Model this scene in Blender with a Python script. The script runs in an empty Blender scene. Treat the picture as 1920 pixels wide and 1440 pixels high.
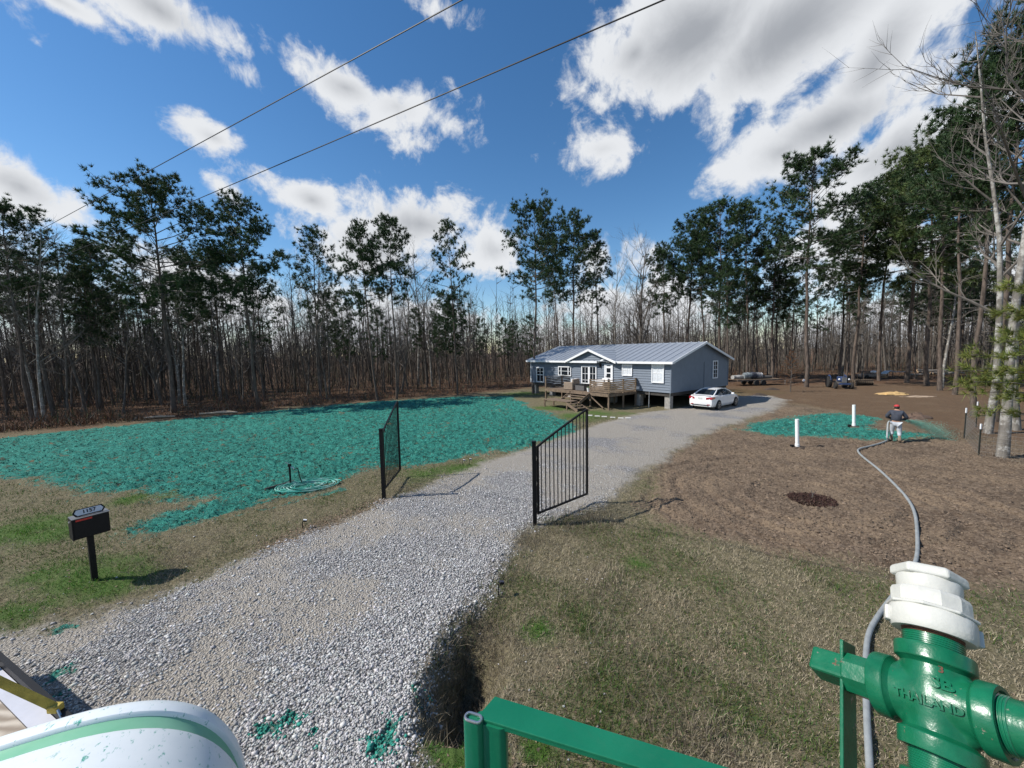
import bpy, bmesh, math, random
import numpy as np
from mathutils import Vector, Matrix, Euler

# ------------------------------------------------------------------ camera, world, sun, exposure
scene = bpy.context.scene
COL = scene.collection
R = math.radians
CAM_H, PITCH, ROLL, F = 4.4, R(4.7), R(-1.0), 730.0
cam_data = bpy.data.cameras.new("camera")
cam_data.sensor_width = 36.0
cam_data.lens = F / 1920 * 36.0
cam_data.clip_start, cam_data.clip_end = 0.05, 3000
cam = bpy.data.objects.new("camera", cam_data)
COL.objects.link(cam)
CAM_M = Matrix.Translation((0, 0, CAM_H)) @ (Matrix.Rotation(math.pi / 2 - PITCH, 4, 'X') @ Matrix.Rotation(ROLL, 4, 'Z'))
cam.matrix_world = CAM_M
scene.camera = cam
CR = CAM_M.to_3x3()

def ray(u, v):
    return CR @ Vector(((u - 960) / F, -(v - 720) / F, -1.0))

def gp(u, v, z=0.0):
    d = ray(u, v)
    t = (z - CAM_H) / d.z
    return Vector((d.x * t, d.y * t, z))

def at(u, v, y):
    d = ray(u, v)
    return Vector((d.x / d.z * 0, 0, 0)) if d.y == 0 else Vector((d.x * y / d.y, y, CAM_H + d.z * y / d.y))

SUN_EL = R(44)
SUN_AZ = R(185)                      # direction to the sun, counted from +X towards +Y: from the left
TO_SUN = Vector((math.cos(SUN_AZ) * math.cos(SUN_EL), math.sin(SUN_AZ) * math.cos(SUN_EL), math.sin(SUN_EL)))
sun_data = bpy.data.lights.new("sun", 'SUN')
sun_data.energy = 5.0
sun_data.angle = R(0.5)
sun_data.color = (1.0, 0.95, 0.88)
sun = bpy.data.objects.new("sun", sun_data)
COL.objects.link(sun)
sun.rotation_euler = (-TO_SUN).to_track_quat('-Z', 'Y').to_euler()
sun.location = (-20, 0, 30)

scene.view_settings.view_transform = 'Standard'
scene.view_settings.look = 'None'
scene.view_settings.exposure = 0.2
scene.view_settings.gamma = 1.0
scene.view_settings.use_curve_mapping = False
scene.cycles.use_denoising = True
scene.cycles.max_bounces = 6
scene.cycles.transparent_max_bounces = 8

world = bpy.data.worlds.new("World")
scene.world = world
world.use_nodes = True

def build_world():
    nt = world.node_tree
    nt.nodes.clear()
    N, L = nt.nodes.new, nt.links.new
    out = N('ShaderNodeOutputWorld'); bg = N('ShaderNodeBackground')
    sky = N('ShaderNodeTexSky'); sky.sky_type = 'NISHITA'; sky.sun_disc = False
    sky.sun_elevation = SUN_EL
    sky.sun_rotation = math.pi / 2 - SUN_AZ
    sky.altitude = 100; sky.air_density = 1.0; sky.dust_density = 0.1; sky.ozone_density = 2.2
    bg.inputs['Strength'].default_value = 0.095
    L(bg.outputs[0], out.inputs[0])
    tc = N('ShaderNodeTexCoord')
    nrm = N('ShaderNodeVectorMath'); nrm.operation = 'NORMALIZE'; L(tc.outputs['Generated'], nrm.inputs[0])
    d = nrm.outputs[0]
    def m(op, a, b=None, c=None, clamp=False):
        n = N('ShaderNodeMath'); n.operation = op; n.use_clamp = clamp
        for i, x in enumerate((a, b, c)):
            if x is None: continue
            if isinstance(x, (int, float)): n.inputs[i].default_value = x
            else: L(x, n.inputs[i])
        return n.outputs[0]
    def dot(vec):
        n = N('ShaderNodeVectorMath'); n.operation = 'DOT_PRODUCT'; L(d, n.inputs[0]); n.inputs[1].default_value = vec
        return n.outputs['Value']
    def noise(scale, detail, rough, vec=None, dist=0.0, off=None):
        n = N('ShaderNodeTexNoise'); n.inputs['Scale'].default_value = scale
        n.inputs['Detail'].default_value = detail; n.inputs['Roughness'].default_value = rough
        n.inputs['Distortion'].default_value = dist
        src = vec or d
        if off:
            a = N('ShaderNodeVectorMath'); a.operation = 'ADD'; L(src, a.inputs[0]); a.inputs[1].default_value = off; src = a.outputs[0]
        L(src, n.inputs['Vector'])
        return n.outputs['Fac']
    # cumulus positions as directions (u, v, half width, half height); thick ones carry weight > 1
    view = [(300, 20, 190, 95, 1.0), (110, 0, 110, 40, .8), (455, 135, 55, 55, .6), (650, 165, 110, 60, 1.0), (745, 200, 110, 80, .85),
            (780, 270, 80, 60, .7), (855, 240, 55, 60, .55), (400, 258, 95, 45, .85), (490, 320, 80, 55, .75), (585, 375, 85, 60, .9),
            (420, 355, 45, 28, .5), (40, 350, 150, 85, 1.0), (790, 420, 190, 90, 1.0), (700, 470, 200, 90, .9), (930, 470, 140, 80, .8),
            (1300, 70, 260, 190, 1.35), (1480, 60, 260, 190, 1.4), (1190, 100, 130, 120, 1.0), (1130, 280, 130, 65, .8), (1560, 230, 260, 110, 1.2),
            (1470, 280, 150, 95, 1.0), (1700, 280, 250, 130, 1.1), (1640, 120, 120, 200, 1.2), (800, 10, 80, 40, .6), (1150, 500, 130, 70, .7),
            (1640, 480, 330, 120, .9), (330, 560, 380, 110, .95), (700, 600, 420, 90, .95), (1180, 580, 260, 90, .95), (80, 560, 300, 100, .8), (1800, 560, 300, 120, .9)] + [(u, 632, 330, 60, 1.0) for u in (-200, 250, 700, 1150, 1600, 2050)]
    blobs = []
    for (u, v, ru, rv, w) in view:
        c = ray(u, v).normalized()
        a = ray(u + ru, v).normalized() - ray(u - ru, v).normalized(); a *= .5
        b = ray(u, v - rv).normalized() - ray(u, v + rv).normalized(); b *= .5
        a -= c * a.dot(c); b -= c * b.dot(c)
        blobs.append((a / a.length_squared, b / b.length_squared, w))
    rng = random.Random(4)
    for i in range(16):                # the same kind of sky goes on all round
        az = R(66 + i * (228 / 15)); el = R(rng.choice((12, 20, 34, 50)) + rng.uniform(-5, 5))
        c = Vector((math.sin(az) * math.cos(el), math.cos(az) * math.cos(el), math.sin(el)))
        a = Vector((0, 0, 1)).cross(c).normalized(); b = c.cross(a)
        blobs.append((a / R(rng.uniform(8, 20)), b / R(rng.uniform(5, 9)), rng.uniform(.7, 1.1)))
    for i in range(9):
        az = R(72 + i * 27); c = Vector((math.sin(az), math.cos(az), .06)).normalized(); a = Vector((0, 0, 1)).cross(c).normalized(); b = c.cross(a); blobs.append((a / .34, b / .075, 1.0))
    cov = None
    for a, b, w in blobs:
        x, y = dot(a), dot(b)
        r2 = m('MULTIPLY_ADD', x, x, m('MULTIPLY', y, y))
        val = m('MULTIPLY_ADD', m('SQRT', r2), -w, w)
        cov = val if cov is None else m('SMOOTH_MAX', cov, val, .12)
    cov = m('MAXIMUM', cov, -.55)
    n1 = noise(7.5, 9, .62, dist=.35)
    n2 = noise(2.6, 5, .55, off=(3.1, 7.7, 1.3))
    n3 = noise(24, 6, .65, dist=.6, off=(1.7, 4.1, 8.3))
    raw = m('ADD', m('ADD', cov, m('MULTIPLY', m('SUBTRACT', n1, .5), 2.6)), m('MULTIPLY_ADD', m('SUBTRACT', n2, .5), .9, m('MULTIPLY', m('SUBTRACT', n3, .5), .8)))
    mr = N('ShaderNodeMapRange'); mr.interpolation_type = 'SMOOTHSTEP'
    L(raw, mr.inputs['Value']); mr.inputs['From Min'].default_value = .1; mr.inputs['From Max'].default_value = .62
    dens = mr.outputs[0]
    th = N('ShaderNodeMapRange'); th.interpolation_type = 'SMOOTHSTEP'
    L(m('ADD', m('ADD', cov, m('MULTIPLY', m('SUBTRACT', n1, .5), .7)), m('MULTIPLY', m('SUBTRACT', n2, .5), .7)), th.inputs['Value'])
    th.inputs['From Min'].default_value = .5; th.inputs['From Max'].default_value = 1.25
    cmix = N('ShaderNodeMix'); cmix.data_type = 'RGBA'
    L(th.outputs[0], cmix.inputs['Factor'])
    cmix.inputs[6].default_value = (7.4, 7.6, 7.9, 1); cmix.inputs[7].default_value = (3.5, 3.7, 4.05, 1)
    hs = N('ShaderNodeHueSaturation'); hs.inputs['Saturation'].default_value = 1.25; hs.inputs['Value'].default_value = 1.25
    L(sky.outputs[0], hs.inputs['Color'])
    fm = N('ShaderNodeMix'); fm.data_type = 'RGBA'
    L(dens, fm.inputs['Factor']); L(hs.outputs[0], fm.inputs[6]); L(cmix.outputs[2], fm.inputs[7])
    L(fm.outputs[2], bg.inputs['Color'])
build_world()
try:
    world.cycles.sampling_method = 'MANUAL'; world.cycles.sample_map_resolution = 512
except Exception:
    pass

# ------------------------------------------------------------------ helpers
class MB:
    def __init__(s): s.v = []; s.f = []
    def add(s, vs, fs, M=None):
        o = len(s.v)
        s.v += [tuple(M @ Vector(p)) if M is not None else tuple(p) for p in vs]
        s.f += [tuple(i + o for i in f) for f in fs]
        return s
    def box(s, c, d, M=None):
        x, y, z = c; a, b, e = d[0] / 2, d[1] / 2, d[2] / 2
        vs = [(x + i * a, y + j * b, z + k * e) for k in (-1, 1) for j in (-1, 1) for i in (-1, 1)]
        return s.add(vs, [(0, 2, 3, 1), (4, 5, 7, 6), (0, 1, 5, 4), (2, 6, 7, 3), (0, 4, 6, 2), (1, 3, 7, 5)], M)
    def bar(s, p, q, w, h, up=(0, 0, 1)):
        p, q = Vector(p), Vector(q); d = q - p; L = d.length; d.normalize()
        x = d; y = Vector(up).cross(x)
        if y.length < 1e-4: y = Vector((0, 1, 0)).cross(x)
        y.normalize(); z = x.cross(y)
        M = Matrix((x, y, z)).transposed().to_4x4(); M.translation = (p + q) / 2
        return s.box((0, 0, 0), (L, w, h), M)
    def tube(s, pts, rad, n=8, cap=True, squash=1.0):
        pts = [Vector(p) for p in pts]
        if not hasattr(rad, '__len__'): rad = [rad] * len(pts)
        ref = None; vs = []; fs = []
        for i, p in enumerate(pts):
            t = (pts[min(i + 1, len(pts) - 1)] - pts[max(i - 1, 0)])
            t = t.normalized() if t.length > 1e-9 else Vector((0, 0, 1))
            if ref is None: ref = Vector((1, 0, 0)) if abs(t.x) < .8 else Vector((0, 1, 0))
            a = (ref - t * ref.dot(t)).normalized(); ref = a; b = t.cross(a)
            for k in range(n):
                an = 2 * math.pi * k / n
                vs.append(p + (a * math.cos(an) + b * math.sin(an) * squash) * rad[i])
        for i in range(len(pts) - 1):
            for k in range(n):
                fs.append((i * n + k, i * n + (k + 1) % n, (i + 1) * n + (k + 1) % n, (i + 1) * n + k))
        if cap and n > 2:
            fs.append(tuple(range(n - 1, -1, -1))); fs.append(tuple((len(pts) - 1) * n + k for k in range(n)))
        return s.add(vs, fs)
    def lathe(s, prof, n=24, M=None, cap=True):
        vs = []; fs = []
        for r, z in prof:
            for k in range(n):
                a = 2 * math.pi * k / n; vs.append((r * math.cos(a), r * math.sin(a), z))
        for i in range(len(prof) - 1):
            for k in range(n):
                fs.append((i * n + k, i * n + (k + 1) % n, (i + 1) * n + (k + 1) % n, (i + 1) * n + k))
        if cap:
            fs.append(tuple(range(n - 1, -1, -1))); fs.append(tuple((len(prof) - 1) * n + k for k in range(n)))
        return s.add(vs, fs, M)
    def prism(s, poly, z0, z1, M=None):
        n = len(poly)
        vs = [(x, y, z0) for x, y in poly] + [(x, y, z1) for x, y in poly]
        fs = [tuple(range(n - 1, -1, -1)), tuple(range(n, 2 * n))] + [(i, (i + 1) % n, n + (i + 1) % n, n + i) for i in range(n)]
        return s.add(vs, fs, M)
    def ball(s, c, r, n=10, m=6, M=None):
        r = r if hasattr(r, '__len__') else (r, r, r)
        vs = [(c[0], c[1], c[2] - r[2])]
        for j in range(1, m):
            ph = math.pi * j / m - math.pi / 2
            for k in range(n):
                a = 2 * math.pi * k / n
                vs.append((c[0] + r[0] * math.cos(ph) * math.cos(a), c[1] + r[1] * math.cos(ph) * math.sin(a), c[2] + r[2] * math.sin(ph)))
        vs.append((c[0], c[1], c[2] + r[2])); t = len(vs) - 1
        fs = [(0, 1 + (k + 1) % n, 1 + k) for k in range(n)]
        for j in range(m - 2):
            fs += [(1 + j * n + k, 1 + j * n + (k + 1) % n, 1 + (j + 1) * n + (k + 1) % n, 1 + (j + 1) * n + k) for k in range(n)]
        fs += [(1 + (m - 2) * n + k, 1 + (m - 2) * n + (k + 1) % n, t) for k in range(n)]
        return s.add(vs, fs, M)
    def mesh(s, name, mat, smooth=None):
        me = bpy.data.meshes.new(name)
        me.from_pydata([tuple(p) for p in s.v], [], s.f); me.update()
        if mat is not None: me.materials.append(mat)
        if smooth is not None:
            me.polygons.foreach_set('use_smooth', [True] * len(me.polygons))
            me.set_sharp_from_angle(angle=R(smooth))
        return me
    def build(s, name, mat, parent=None, smooth=None, bevel=0, loc=None):
        return link(name, s.mesh(name, mat, smooth), parent, loc, bevel)

def link(name, me, parent=None, loc=None, bevel=0):
    o = bpy.data.objects.new(name, me); COL.objects.link(o)
    if parent is not None: o.parent = parent
    if loc is not None: o.location = loc
    if bevel:
        b = o.modifiers.new('bevel', 'BEVEL'); b.width = bevel; b.segments = 2; b.limit_method = 'ANGLE'
    return o

def tag(o, label=None, cat=None, group=None, kind=None):
    for k, x in (('label', label), ('category', cat), ('group', group), ('kind', kind)):
        if x: o[k] = x
    return o

def thing(name, label, cat, loc=(0, 0, 0), rotz=0.0, group=None):
    o = bpy.data.objects.new(name, None); COL.objects.link(o)
    o.empty_display_size = .2
    o.location = loc; o.rotation_euler = (0, 0, rotz)
    return tag(o, label, cat, group)

def np_mesh(name, V, T, mat, attr=None, smooth=False):
    """V (n,3) vertices, T (m,3) or (m,4) faces, attr {name: (n,3) colours}"""
    V = np.ascontiguousarray(V, dtype=np.float32); T = np.ascontiguousarray(T, dtype=np.int32)
    me = bpy.data.meshes.new(name)
    k = T.shape[1]
    me.vertices.add(len(V)); me.vertices.foreach_set('co', V.ravel())
    me.loops.add(T.size); me.loops.foreach_set('vertex_index', T.ravel())
    me.polygons.add(len(T)); me.polygons.foreach_set('loop_start', np.arange(0, T.size, k, dtype=np.int32))
    me.update(calc_edges=True)
    if smooth: me.polygons.foreach_set('use_smooth', np.ones(len(T), dtype=bool))
    for a, c in (attr or {}).items():
        at_ = me.attributes.new(a, 'FLOAT_COLOR', 'POINT')
        buf = np.ones((len(V), 4), dtype=np.float32); buf[:, :3] = c
        at_.data.foreach_set('color', buf.ravel())
    if mat is not None: me.materials.append(mat)
    return me

# --- materials
def new_mat(name):
    m = bpy.data.materials.new(name); m.use_nodes = True
    nt = m.node_tree; b = nt.nodes['Principled BSDF']
    return m, nt, b

def pmat(name, col, rough=.6, var=.15, scale=8.0, metal=0.0, bump=0.0, bscale=None, col2=None, spec=.5, detail=5, thr=None, coat=0.0):
    """painted / weathered surface: colour broken up by noise (col2: second colour in patches), fine relief"""
    m, nt, b = new_mat(name)
    N, L = nt.nodes.new, nt.links.new
    tc = N('ShaderNodeTexCoord')
    nz = N('ShaderNodeTexNoise'); nz.inputs['Scale'].default_value = scale; nz.inputs['Detail'].default_value = detail
    L(tc.outputs['Object'], nz.inputs['Vector'])
    rp = N('ShaderNodeValToRGB')
    lo, hi = thr or (.3, .7)
    rp.color_ramp.elements[0].position = lo; rp.color_ramp.elements[1].position = hi
    c2 = col2 or tuple(min(1, x * (1 + var)) for x in col); c1 = col if col2 else tuple(x * (1 - var) for x in col)
    rp.color_ramp.elements[0].color = (*c1, 1); rp.color_ramp.elements[1].color = (*c2, 1)
    L(nz.outputs['Fac'], rp.inputs['Fac']); L(rp.outputs['Color'], b.inputs['Base Color'])
    b.inputs['Roughness'].default_value = rough; b.inputs['Metallic'].default_value = metal
    b.inputs['Specular IOR Level'].default_value = spec
    if coat: b.inputs['Coat Weight'].default_value = coat
    if bump:
        n2 = N('ShaderNodeTexNoise'); n2.inputs['Scale'].default_value = bscale or scale * 4; n2.inputs['Detail'].default_value = 6
        L(tc.outputs['Object'], n2.inputs['Vector'])
        bp = N('ShaderNodeBump'); bp.inputs['Strength'].default_value = bump; bp.inputs['Distance'].default_value = .02
        L(n2.outputs['Fac'], bp.inputs['Height']); L(bp.outputs[0], b.inputs['Normal'])
    return m

def attr_mat(name, attr, rough=.7, trans=0.0, var=.0, spec=.3):
    m, nt, b = new_mat(name)
    N, L = nt.nodes.new, nt.links.new
    a = N('ShaderNodeAttribute'); a.attribute_name = attr
    L(a.outputs['Color'], b.inputs['Base Color'])
    b.inputs['Roughness'].default_value = rough; b.inputs['Specular IOR Level'].default_value = spec
    if trans:
        t = N('ShaderNodeBsdfTranslucent'); L(a.outputs['Color'], t.inputs['Color'])
        mx = N('ShaderNodeMixShader'); mx.inputs[0].default_value = trans
        L(b.outputs[0], mx.inputs[1]); L(t.outputs[0], mx.inputs[2])
        L(mx.outputs[0], nt.nodes['Material Output'].inputs['Surface'])
    return m

def text_mesh(txt, size, depth, mat, font_shear=0.0, bold=0.0):
    cu = bpy.data.curves.new('lettering', 'FONT'); cu.body = txt; cu.size = size; cu.extrude = depth; cu.offset = bold
    cu.align_x = 'CENTER'; cu.align_y = 'CENTER'; cu.resolution_u = 3
    o = bpy.data.objects.new('lettering_tmp', cu); COL.objects.link(o)
    me = bpy.data.meshes.new_from_object(o.evaluated_get(bpy.context.evaluated_depsgraph_get()))
    bpy.data.objects.remove(o); me.materials.clear(); me.materials.append(mat)
    return me

def frame(x, y, z, loc):
    M = Matrix((Vector(x).normalized(), Vector(y).normalized(), Vector(z).normalized())).transposed().to_4x4()
    M.translation = loc
    return M

# --- vectorised noise
def _hash(ix, iy, seed):
    h = (ix * 374761393 + iy * 668265263 + seed * 982451653) & 0xFFFFFFFF
    h = ((h ^ (h >> 13)) * 1274126177) & 0xFFFFFFFF
    return (h ^ (h >> 16)) & 0xFFFFFFFF

def perlin(x, y, seed=0):
    x = np.asarray(x, dtype=np.float64); y = np.asarray(y, dtype=np.float64)
    x0 = np.floor(x).astype(np.int64); y0 = np.floor(y).astype(np.int64)
    fx = x - x0; fy = y - y0
    u = fx * fx * fx * (fx * (fx * 6 - 15) + 10); v = fy * fy * fy * (fy * (fy * 6 - 15) + 10)
    def g(ix, iy, dx, dy):
        a = _hash(ix, iy, seed) * (2 * math.pi / 4294967296.0)
        return np.cos(a) * dx + np.sin(a) * dy
    n00 = g(x0, y0, fx, fy); n10 = g(x0 + 1, y0, fx - 1, fy)
    n01 = g(x0, y0 + 1, fx, fy - 1); n11 = g(x0 + 1, y0 + 1, fx - 1, fy - 1)
    return ((n00 * (1 - u) + n10 * u) * (1 - v) + (n01 * (1 - u) + n11 * u) * v) * 1.5

def fbm(x, y, scale, octs=4, seed=0, rough=.5):
    s = 0; a = 1.0; f = scale; t = 0
    for i in range(octs):
        s = s + a * perlin(x * f + 17.3 * i, y * f - 9.1 * i, seed + i); t += a; a *= rough; f *= 2.03
    return s / t

def sstep(a, b, x):
    t = np.clip((x - a) / (b - a), 0, 1); return t * t * (3 - 2 * t)

def poly_sd(x, y, poly):
    """signed distance, positive inside"""
    d2 = np.full(np.shape(x), 1e18); ins = np.zeros(np.shape(x), dtype=bool)
    n = len(poly)
    for i in range(n):
        ax, ay = poly[i]; bx, by = poly[(i + 1) % n]
        ex, ey = bx - ax, by - ay
        t = np.clip(((x - ax) * ex + (y - ay) * ey) / (ex * ex + ey * ey + 1e-12), 0, 1)
        d2 = np.minimum(d2, (x - ax - t * ex) ** 2 + (y - ay - t * ey) ** 2)
        c = ((ay > y) != (by > y)) & (x < ex * (y - ay) / (ey + 1e-12) + ax)
        ins ^= c
    return np.where(ins, 1, -1) * np.sqrt(d2)

def gpoly(pts): return [tuple(gp(u, v)[:2]) for u, v in pts]
# ------------------------------------------------------------------ ground
P_GRAVEL = gpoly([(-500, 1300), (-100, 1225), (60, 1185), (130, 1165), (290, 1118), (430, 1062), (560, 1008), (650, 972), (715, 940), (790, 915),
                  (900, 868), (985, 846), (1050, 822), (1110, 798), (1190, 778), (1262, 768), (1300, 762), (1375, 744), (1440, 742), (1475, 750),
                  (1455, 768), (1400, 788), (1330, 808), (1260, 845), (1200, 890), (1160, 925), (1115, 950), (1010, 985), (975, 1015), (935, 1060),
                  (900, 1110), (850, 1160), (805, 1230), (790, 1330), (800, 1440), (830, 1800), (900, 3000), (-2600, 3000), (-2600, 1400)])
P_MULCH = gpoly([(-500, 868), (0, 820), (250, 796), (500, 771), (700, 753), (860, 743), (960, 743), (1005, 764), (1060, 786), (1098, 800), (1060, 818),
                 (1000, 838), (900, 858), (800, 872), (700, 882), (620, 900), (590, 918), (430, 968), (290, 1000), (250, 992), (330, 960),
                 (420, 932), (260, 928), (150, 914), (0, 895), (-500, 900)])
P_PATCH = gpoly([(1365, 806), (1430, 786), (1530, 775), (1630, 777), (1668, 790), (1640, 800), (1610, 803), (1680, 806), (1760, 812), (1795, 820),
                 (1710, 829), (1600, 824), (1500, 820), (1430, 816)])
P_DIRT = gpoly([(1205, 885), (1180, 950), (1225, 985), (1320, 1012), (1450, 1042), (1560, 1060), (1700, 1082), (1850, 1090), (2300, 1090), (2900, 1030),
                (2900, 800), (1920, 765), (1800, 742), (1700, 722), (1560, 715), (1480, 725), (1430, 748), (1400, 785), (1330, 808), (1260, 845)])
EDGE = [(-3000, 21), (-400, 23.5), (0, 26.8), (330, 31.6), (600, 38), (860, 45), (1000, 51), (1250, 58), (1440, 58), (1600, 58), (1750, 52), (1920, 44), (2300, 34), (4000, 30)]
EU = np.array([e[0] for e in EDGE], float); EY = np.array([e[1] for e in EDGE], float)
LUSH = [(150, 1085, .9), (80, 1078, .7), (215, 1095, .6), (20, 1000, 1.0), (90, 1005, .7), (30, 1150, .6), (0, 1160, .8), (860, 880, .8), (800, 888, .8), (910, 868, .6), (1130, 775, 1.6),
        (1080, 780, 1.6), (1165, 775, 1.0), (1035, 765, 1.3), (1400, 734, 2.6), (1440, 737, 2.0), (980, 740, 2.4), (1010, 1180, .3), (1195, 1055, .3), (880, 1420, .35),
        (840, 1400, .25), (330, 925, .7), (250, 935, .6), (1010, 1405, .2)]
LUSHW = [(gp(u, v).x, gp(u, v).y, r) for u, v, r in LUSH]
RUT_C = gp(1525, 937)
DITCH = [tuple(gp(915, 1165)[:2]), tuple(gp(885, 1225)[:2]), tuple(gp(868, 1290)[:2]), tuple(gp(850, 1400)[:2])]

def seg_dist(x, y, pts):
    d = np.full(np.shape(x), 1e9); tt = np.zeros(np.shape(x)); n = len(pts) - 1
    for i in range(n):
        ax, ay = pts[i]; bx, by = pts[i + 1]; ex, ey = bx - ax, by - ay
        t = np.clip(((x - ax) * ex + (y - ay) * ey) / (ex * ex + ey * ey), 0, 1)
        di = np.hypot(x - ax - t * ex, y - ay - t * ey)
        tt = np.where(di < d, (i + t) / n, tt); d = np.minimum(d, di)
    return d, tt

def weights(x, y):
    x = np.asarray(x, float); y = np.asarray(y, float)
    r = np.hypot(x, y)
    nb = fbm(x, y, .35, 4, 5); nf = fbm(x, y, 2.2, 3, 9); nh = fbm(x, y, 7.0, 2, 13)
    jit = nb * .5 + nf * .25 + nh * .18
    g = sstep(-.4, .4, poly_sd(x, y, P_GRAVEL) + jit * 1.15)
    sdm = poly_sd(x, y, P_MULCH)
    mu = sstep(-.7, 1.1, sdm + jit * 2.2)
    sdp = poly_sd(x, y, P_PATCH)
    mu = np.maximum(mu, sstep(-.5, 1.2, sdp + jit * 1.8))
    # green overspray streaks beside the drive, splashes on the gravel
    for (u0, v0, u1, v1, w, s) in ((255, 995, 470, 945, .35, .7), (330, 985, 600, 915, .3, .8), (420, 975, 640, 918, .18, .5)):
        a, b = gp(u0, v0), gp(u1, v1)
        d, _ = seg_dist(x, y, [(a.x, a.y), (b.x, b.y)])
        mu = np.maximum(mu, s * sstep(w, w * .2, d - jit * .5))
    for (u, v, s) in ((115, 1265, .13), (92, 1285, .1), (95, 1310, .15), (718, 1400, .2), (730, 1375, .12), (545, 1370, .14), (505, 1378, .1), (590, 1385, .09), (783, 1295, .08), (127, 1176, .1)):
        a = gp(u, v); d = np.hypot(x - a.x, y - a.y)
        mu = np.maximum(mu, .52 * sstep(s * 1.5, s * .2, d + nh * .2 + nf * .2))
    g = g * (1 - sstep(.35, .7, mu))
    di = sstep(-.5, .7, poly_sd(x, y, P_DIRT) + jit * 1.6) * (1 - g) * (1 - mu)
    uu = 960 + x / np.maximum(y, .3) * F
    edge = np.interp(uu, EU, EY)
    li = sstep(-6.5, -2.0, y - edge + nb * 3.0) * (y > 5)
    li = np.maximum(li, sstep(-6, 4, y - 42 - nb * 6) * sstep(19, 27, x))
    li = np.maximum(li, sstep(19.5, 23, x - nb * 2.5) * sstep(5, 10, y) * .85)
    li = np.where(y < 3, 0, li)
    li = li * (1 - g) * (1 - mu)
    di = di * (1 - li)
    lu = np.zeros(np.shape(x))
    for a, b, s in LUSHW:
        lu = np.maximum(lu, .85 * sstep(1.5, .1, np.hypot(x - a, y - b) / s + jit * 1.7))
    lu = lu * (1 - g) * (1 - np.clip(mu * 1.2, 0, 1))
    du = np.clip(.5 + .42 * sstep(9.5, 16, y) + fbm(x + y * .4, y - x * .2, .32, 3, 31) * 1.4 + nf * .3, 0, 1)
    return g, mu, di, li, lu, du

def height(x, y, w=None, fine=True):
    x = np.asarray(x, float); y = np.asarray(y, float)
    g, mu, di, li, lu, du = w if w is not None else weights(x, y)
    r = np.hypot(x, y)
    far = sstep(70, 40, r)
    h = fbm(x, y, .12, 2, 3) * .06 * far
    dd, tt = seg_dist(x, y, DITCH)
    ditch = sstep(.62, .06, dd + fbm(x, y, 3.5, 2, 41) * .12) * (.25 + .75 * sstep(.05, .4, tt)) * sstep(1.05, .75, tt)
    h = h - .78 * ditch
    h = h + g * (.05 - .02 * sstep(.5, .9, du))
    if fine:
        n3 = fbm(x, y, 3.2, 4, 51); n8 = fbm(x, y, 9.0, 3, 61); n1 = fbm(x, y, 1.1, 3, 71)
        ro = np.hypot((x - RUT_C.x), (y - RUT_C.y) * 1.05) + fbm(x, y, .5, 2, 81) * .3
        ring = np.sin(ro * 2 * math.pi / .78) * .6 + np.sin(ro * 2 * math.pi / .43 + 1) * .4
        ring *= sstep(.9, 1.8, ro) * sstep(7.5, 4.5, ro) * (.5 + .5 * np.clip(fbm(x, y, .4, 2, 83) * 2 + .5, 0, 1))
        lin = np.sin((x * .28 + y * .96 + fbm(x, y, .3, 2, 85) * 1.2) * 2 * math.pi / .45) * sstep(4.5, 8.5, ro)
        h = h + di * (ring * .062 + lin * .024 + n3 * .05 + n8 * .05 + np.abs(n8) * .03)
        mt = np.sin((y * .9 - x * .35 + fbm(x, y, .25, 2, 91) * 2.2) * 2 * math.pi / .6)
        h = h + mu * (1 - g) * (n3 * .085 + np.abs(n8) * .10 + n8 * .06 + mt * .035 + n1 * .04)
        h = h + g * (n8 * .008 + n3 * .012)
        gr = np.clip(1 - g - mu - di, 0, 1)
        h = h + gr * (n3 * .03 + n8 * .02 + n1 * .03) + lu * .02
    return h

def ground_z(x, y):
    return float(height(np.array([x]), np.array([y]), fine=False)[0])

def gpz(u, v):
    p = gp(u, v); return Vector((p.x, p.y, ground_z(p.x, p.y)))

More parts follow.
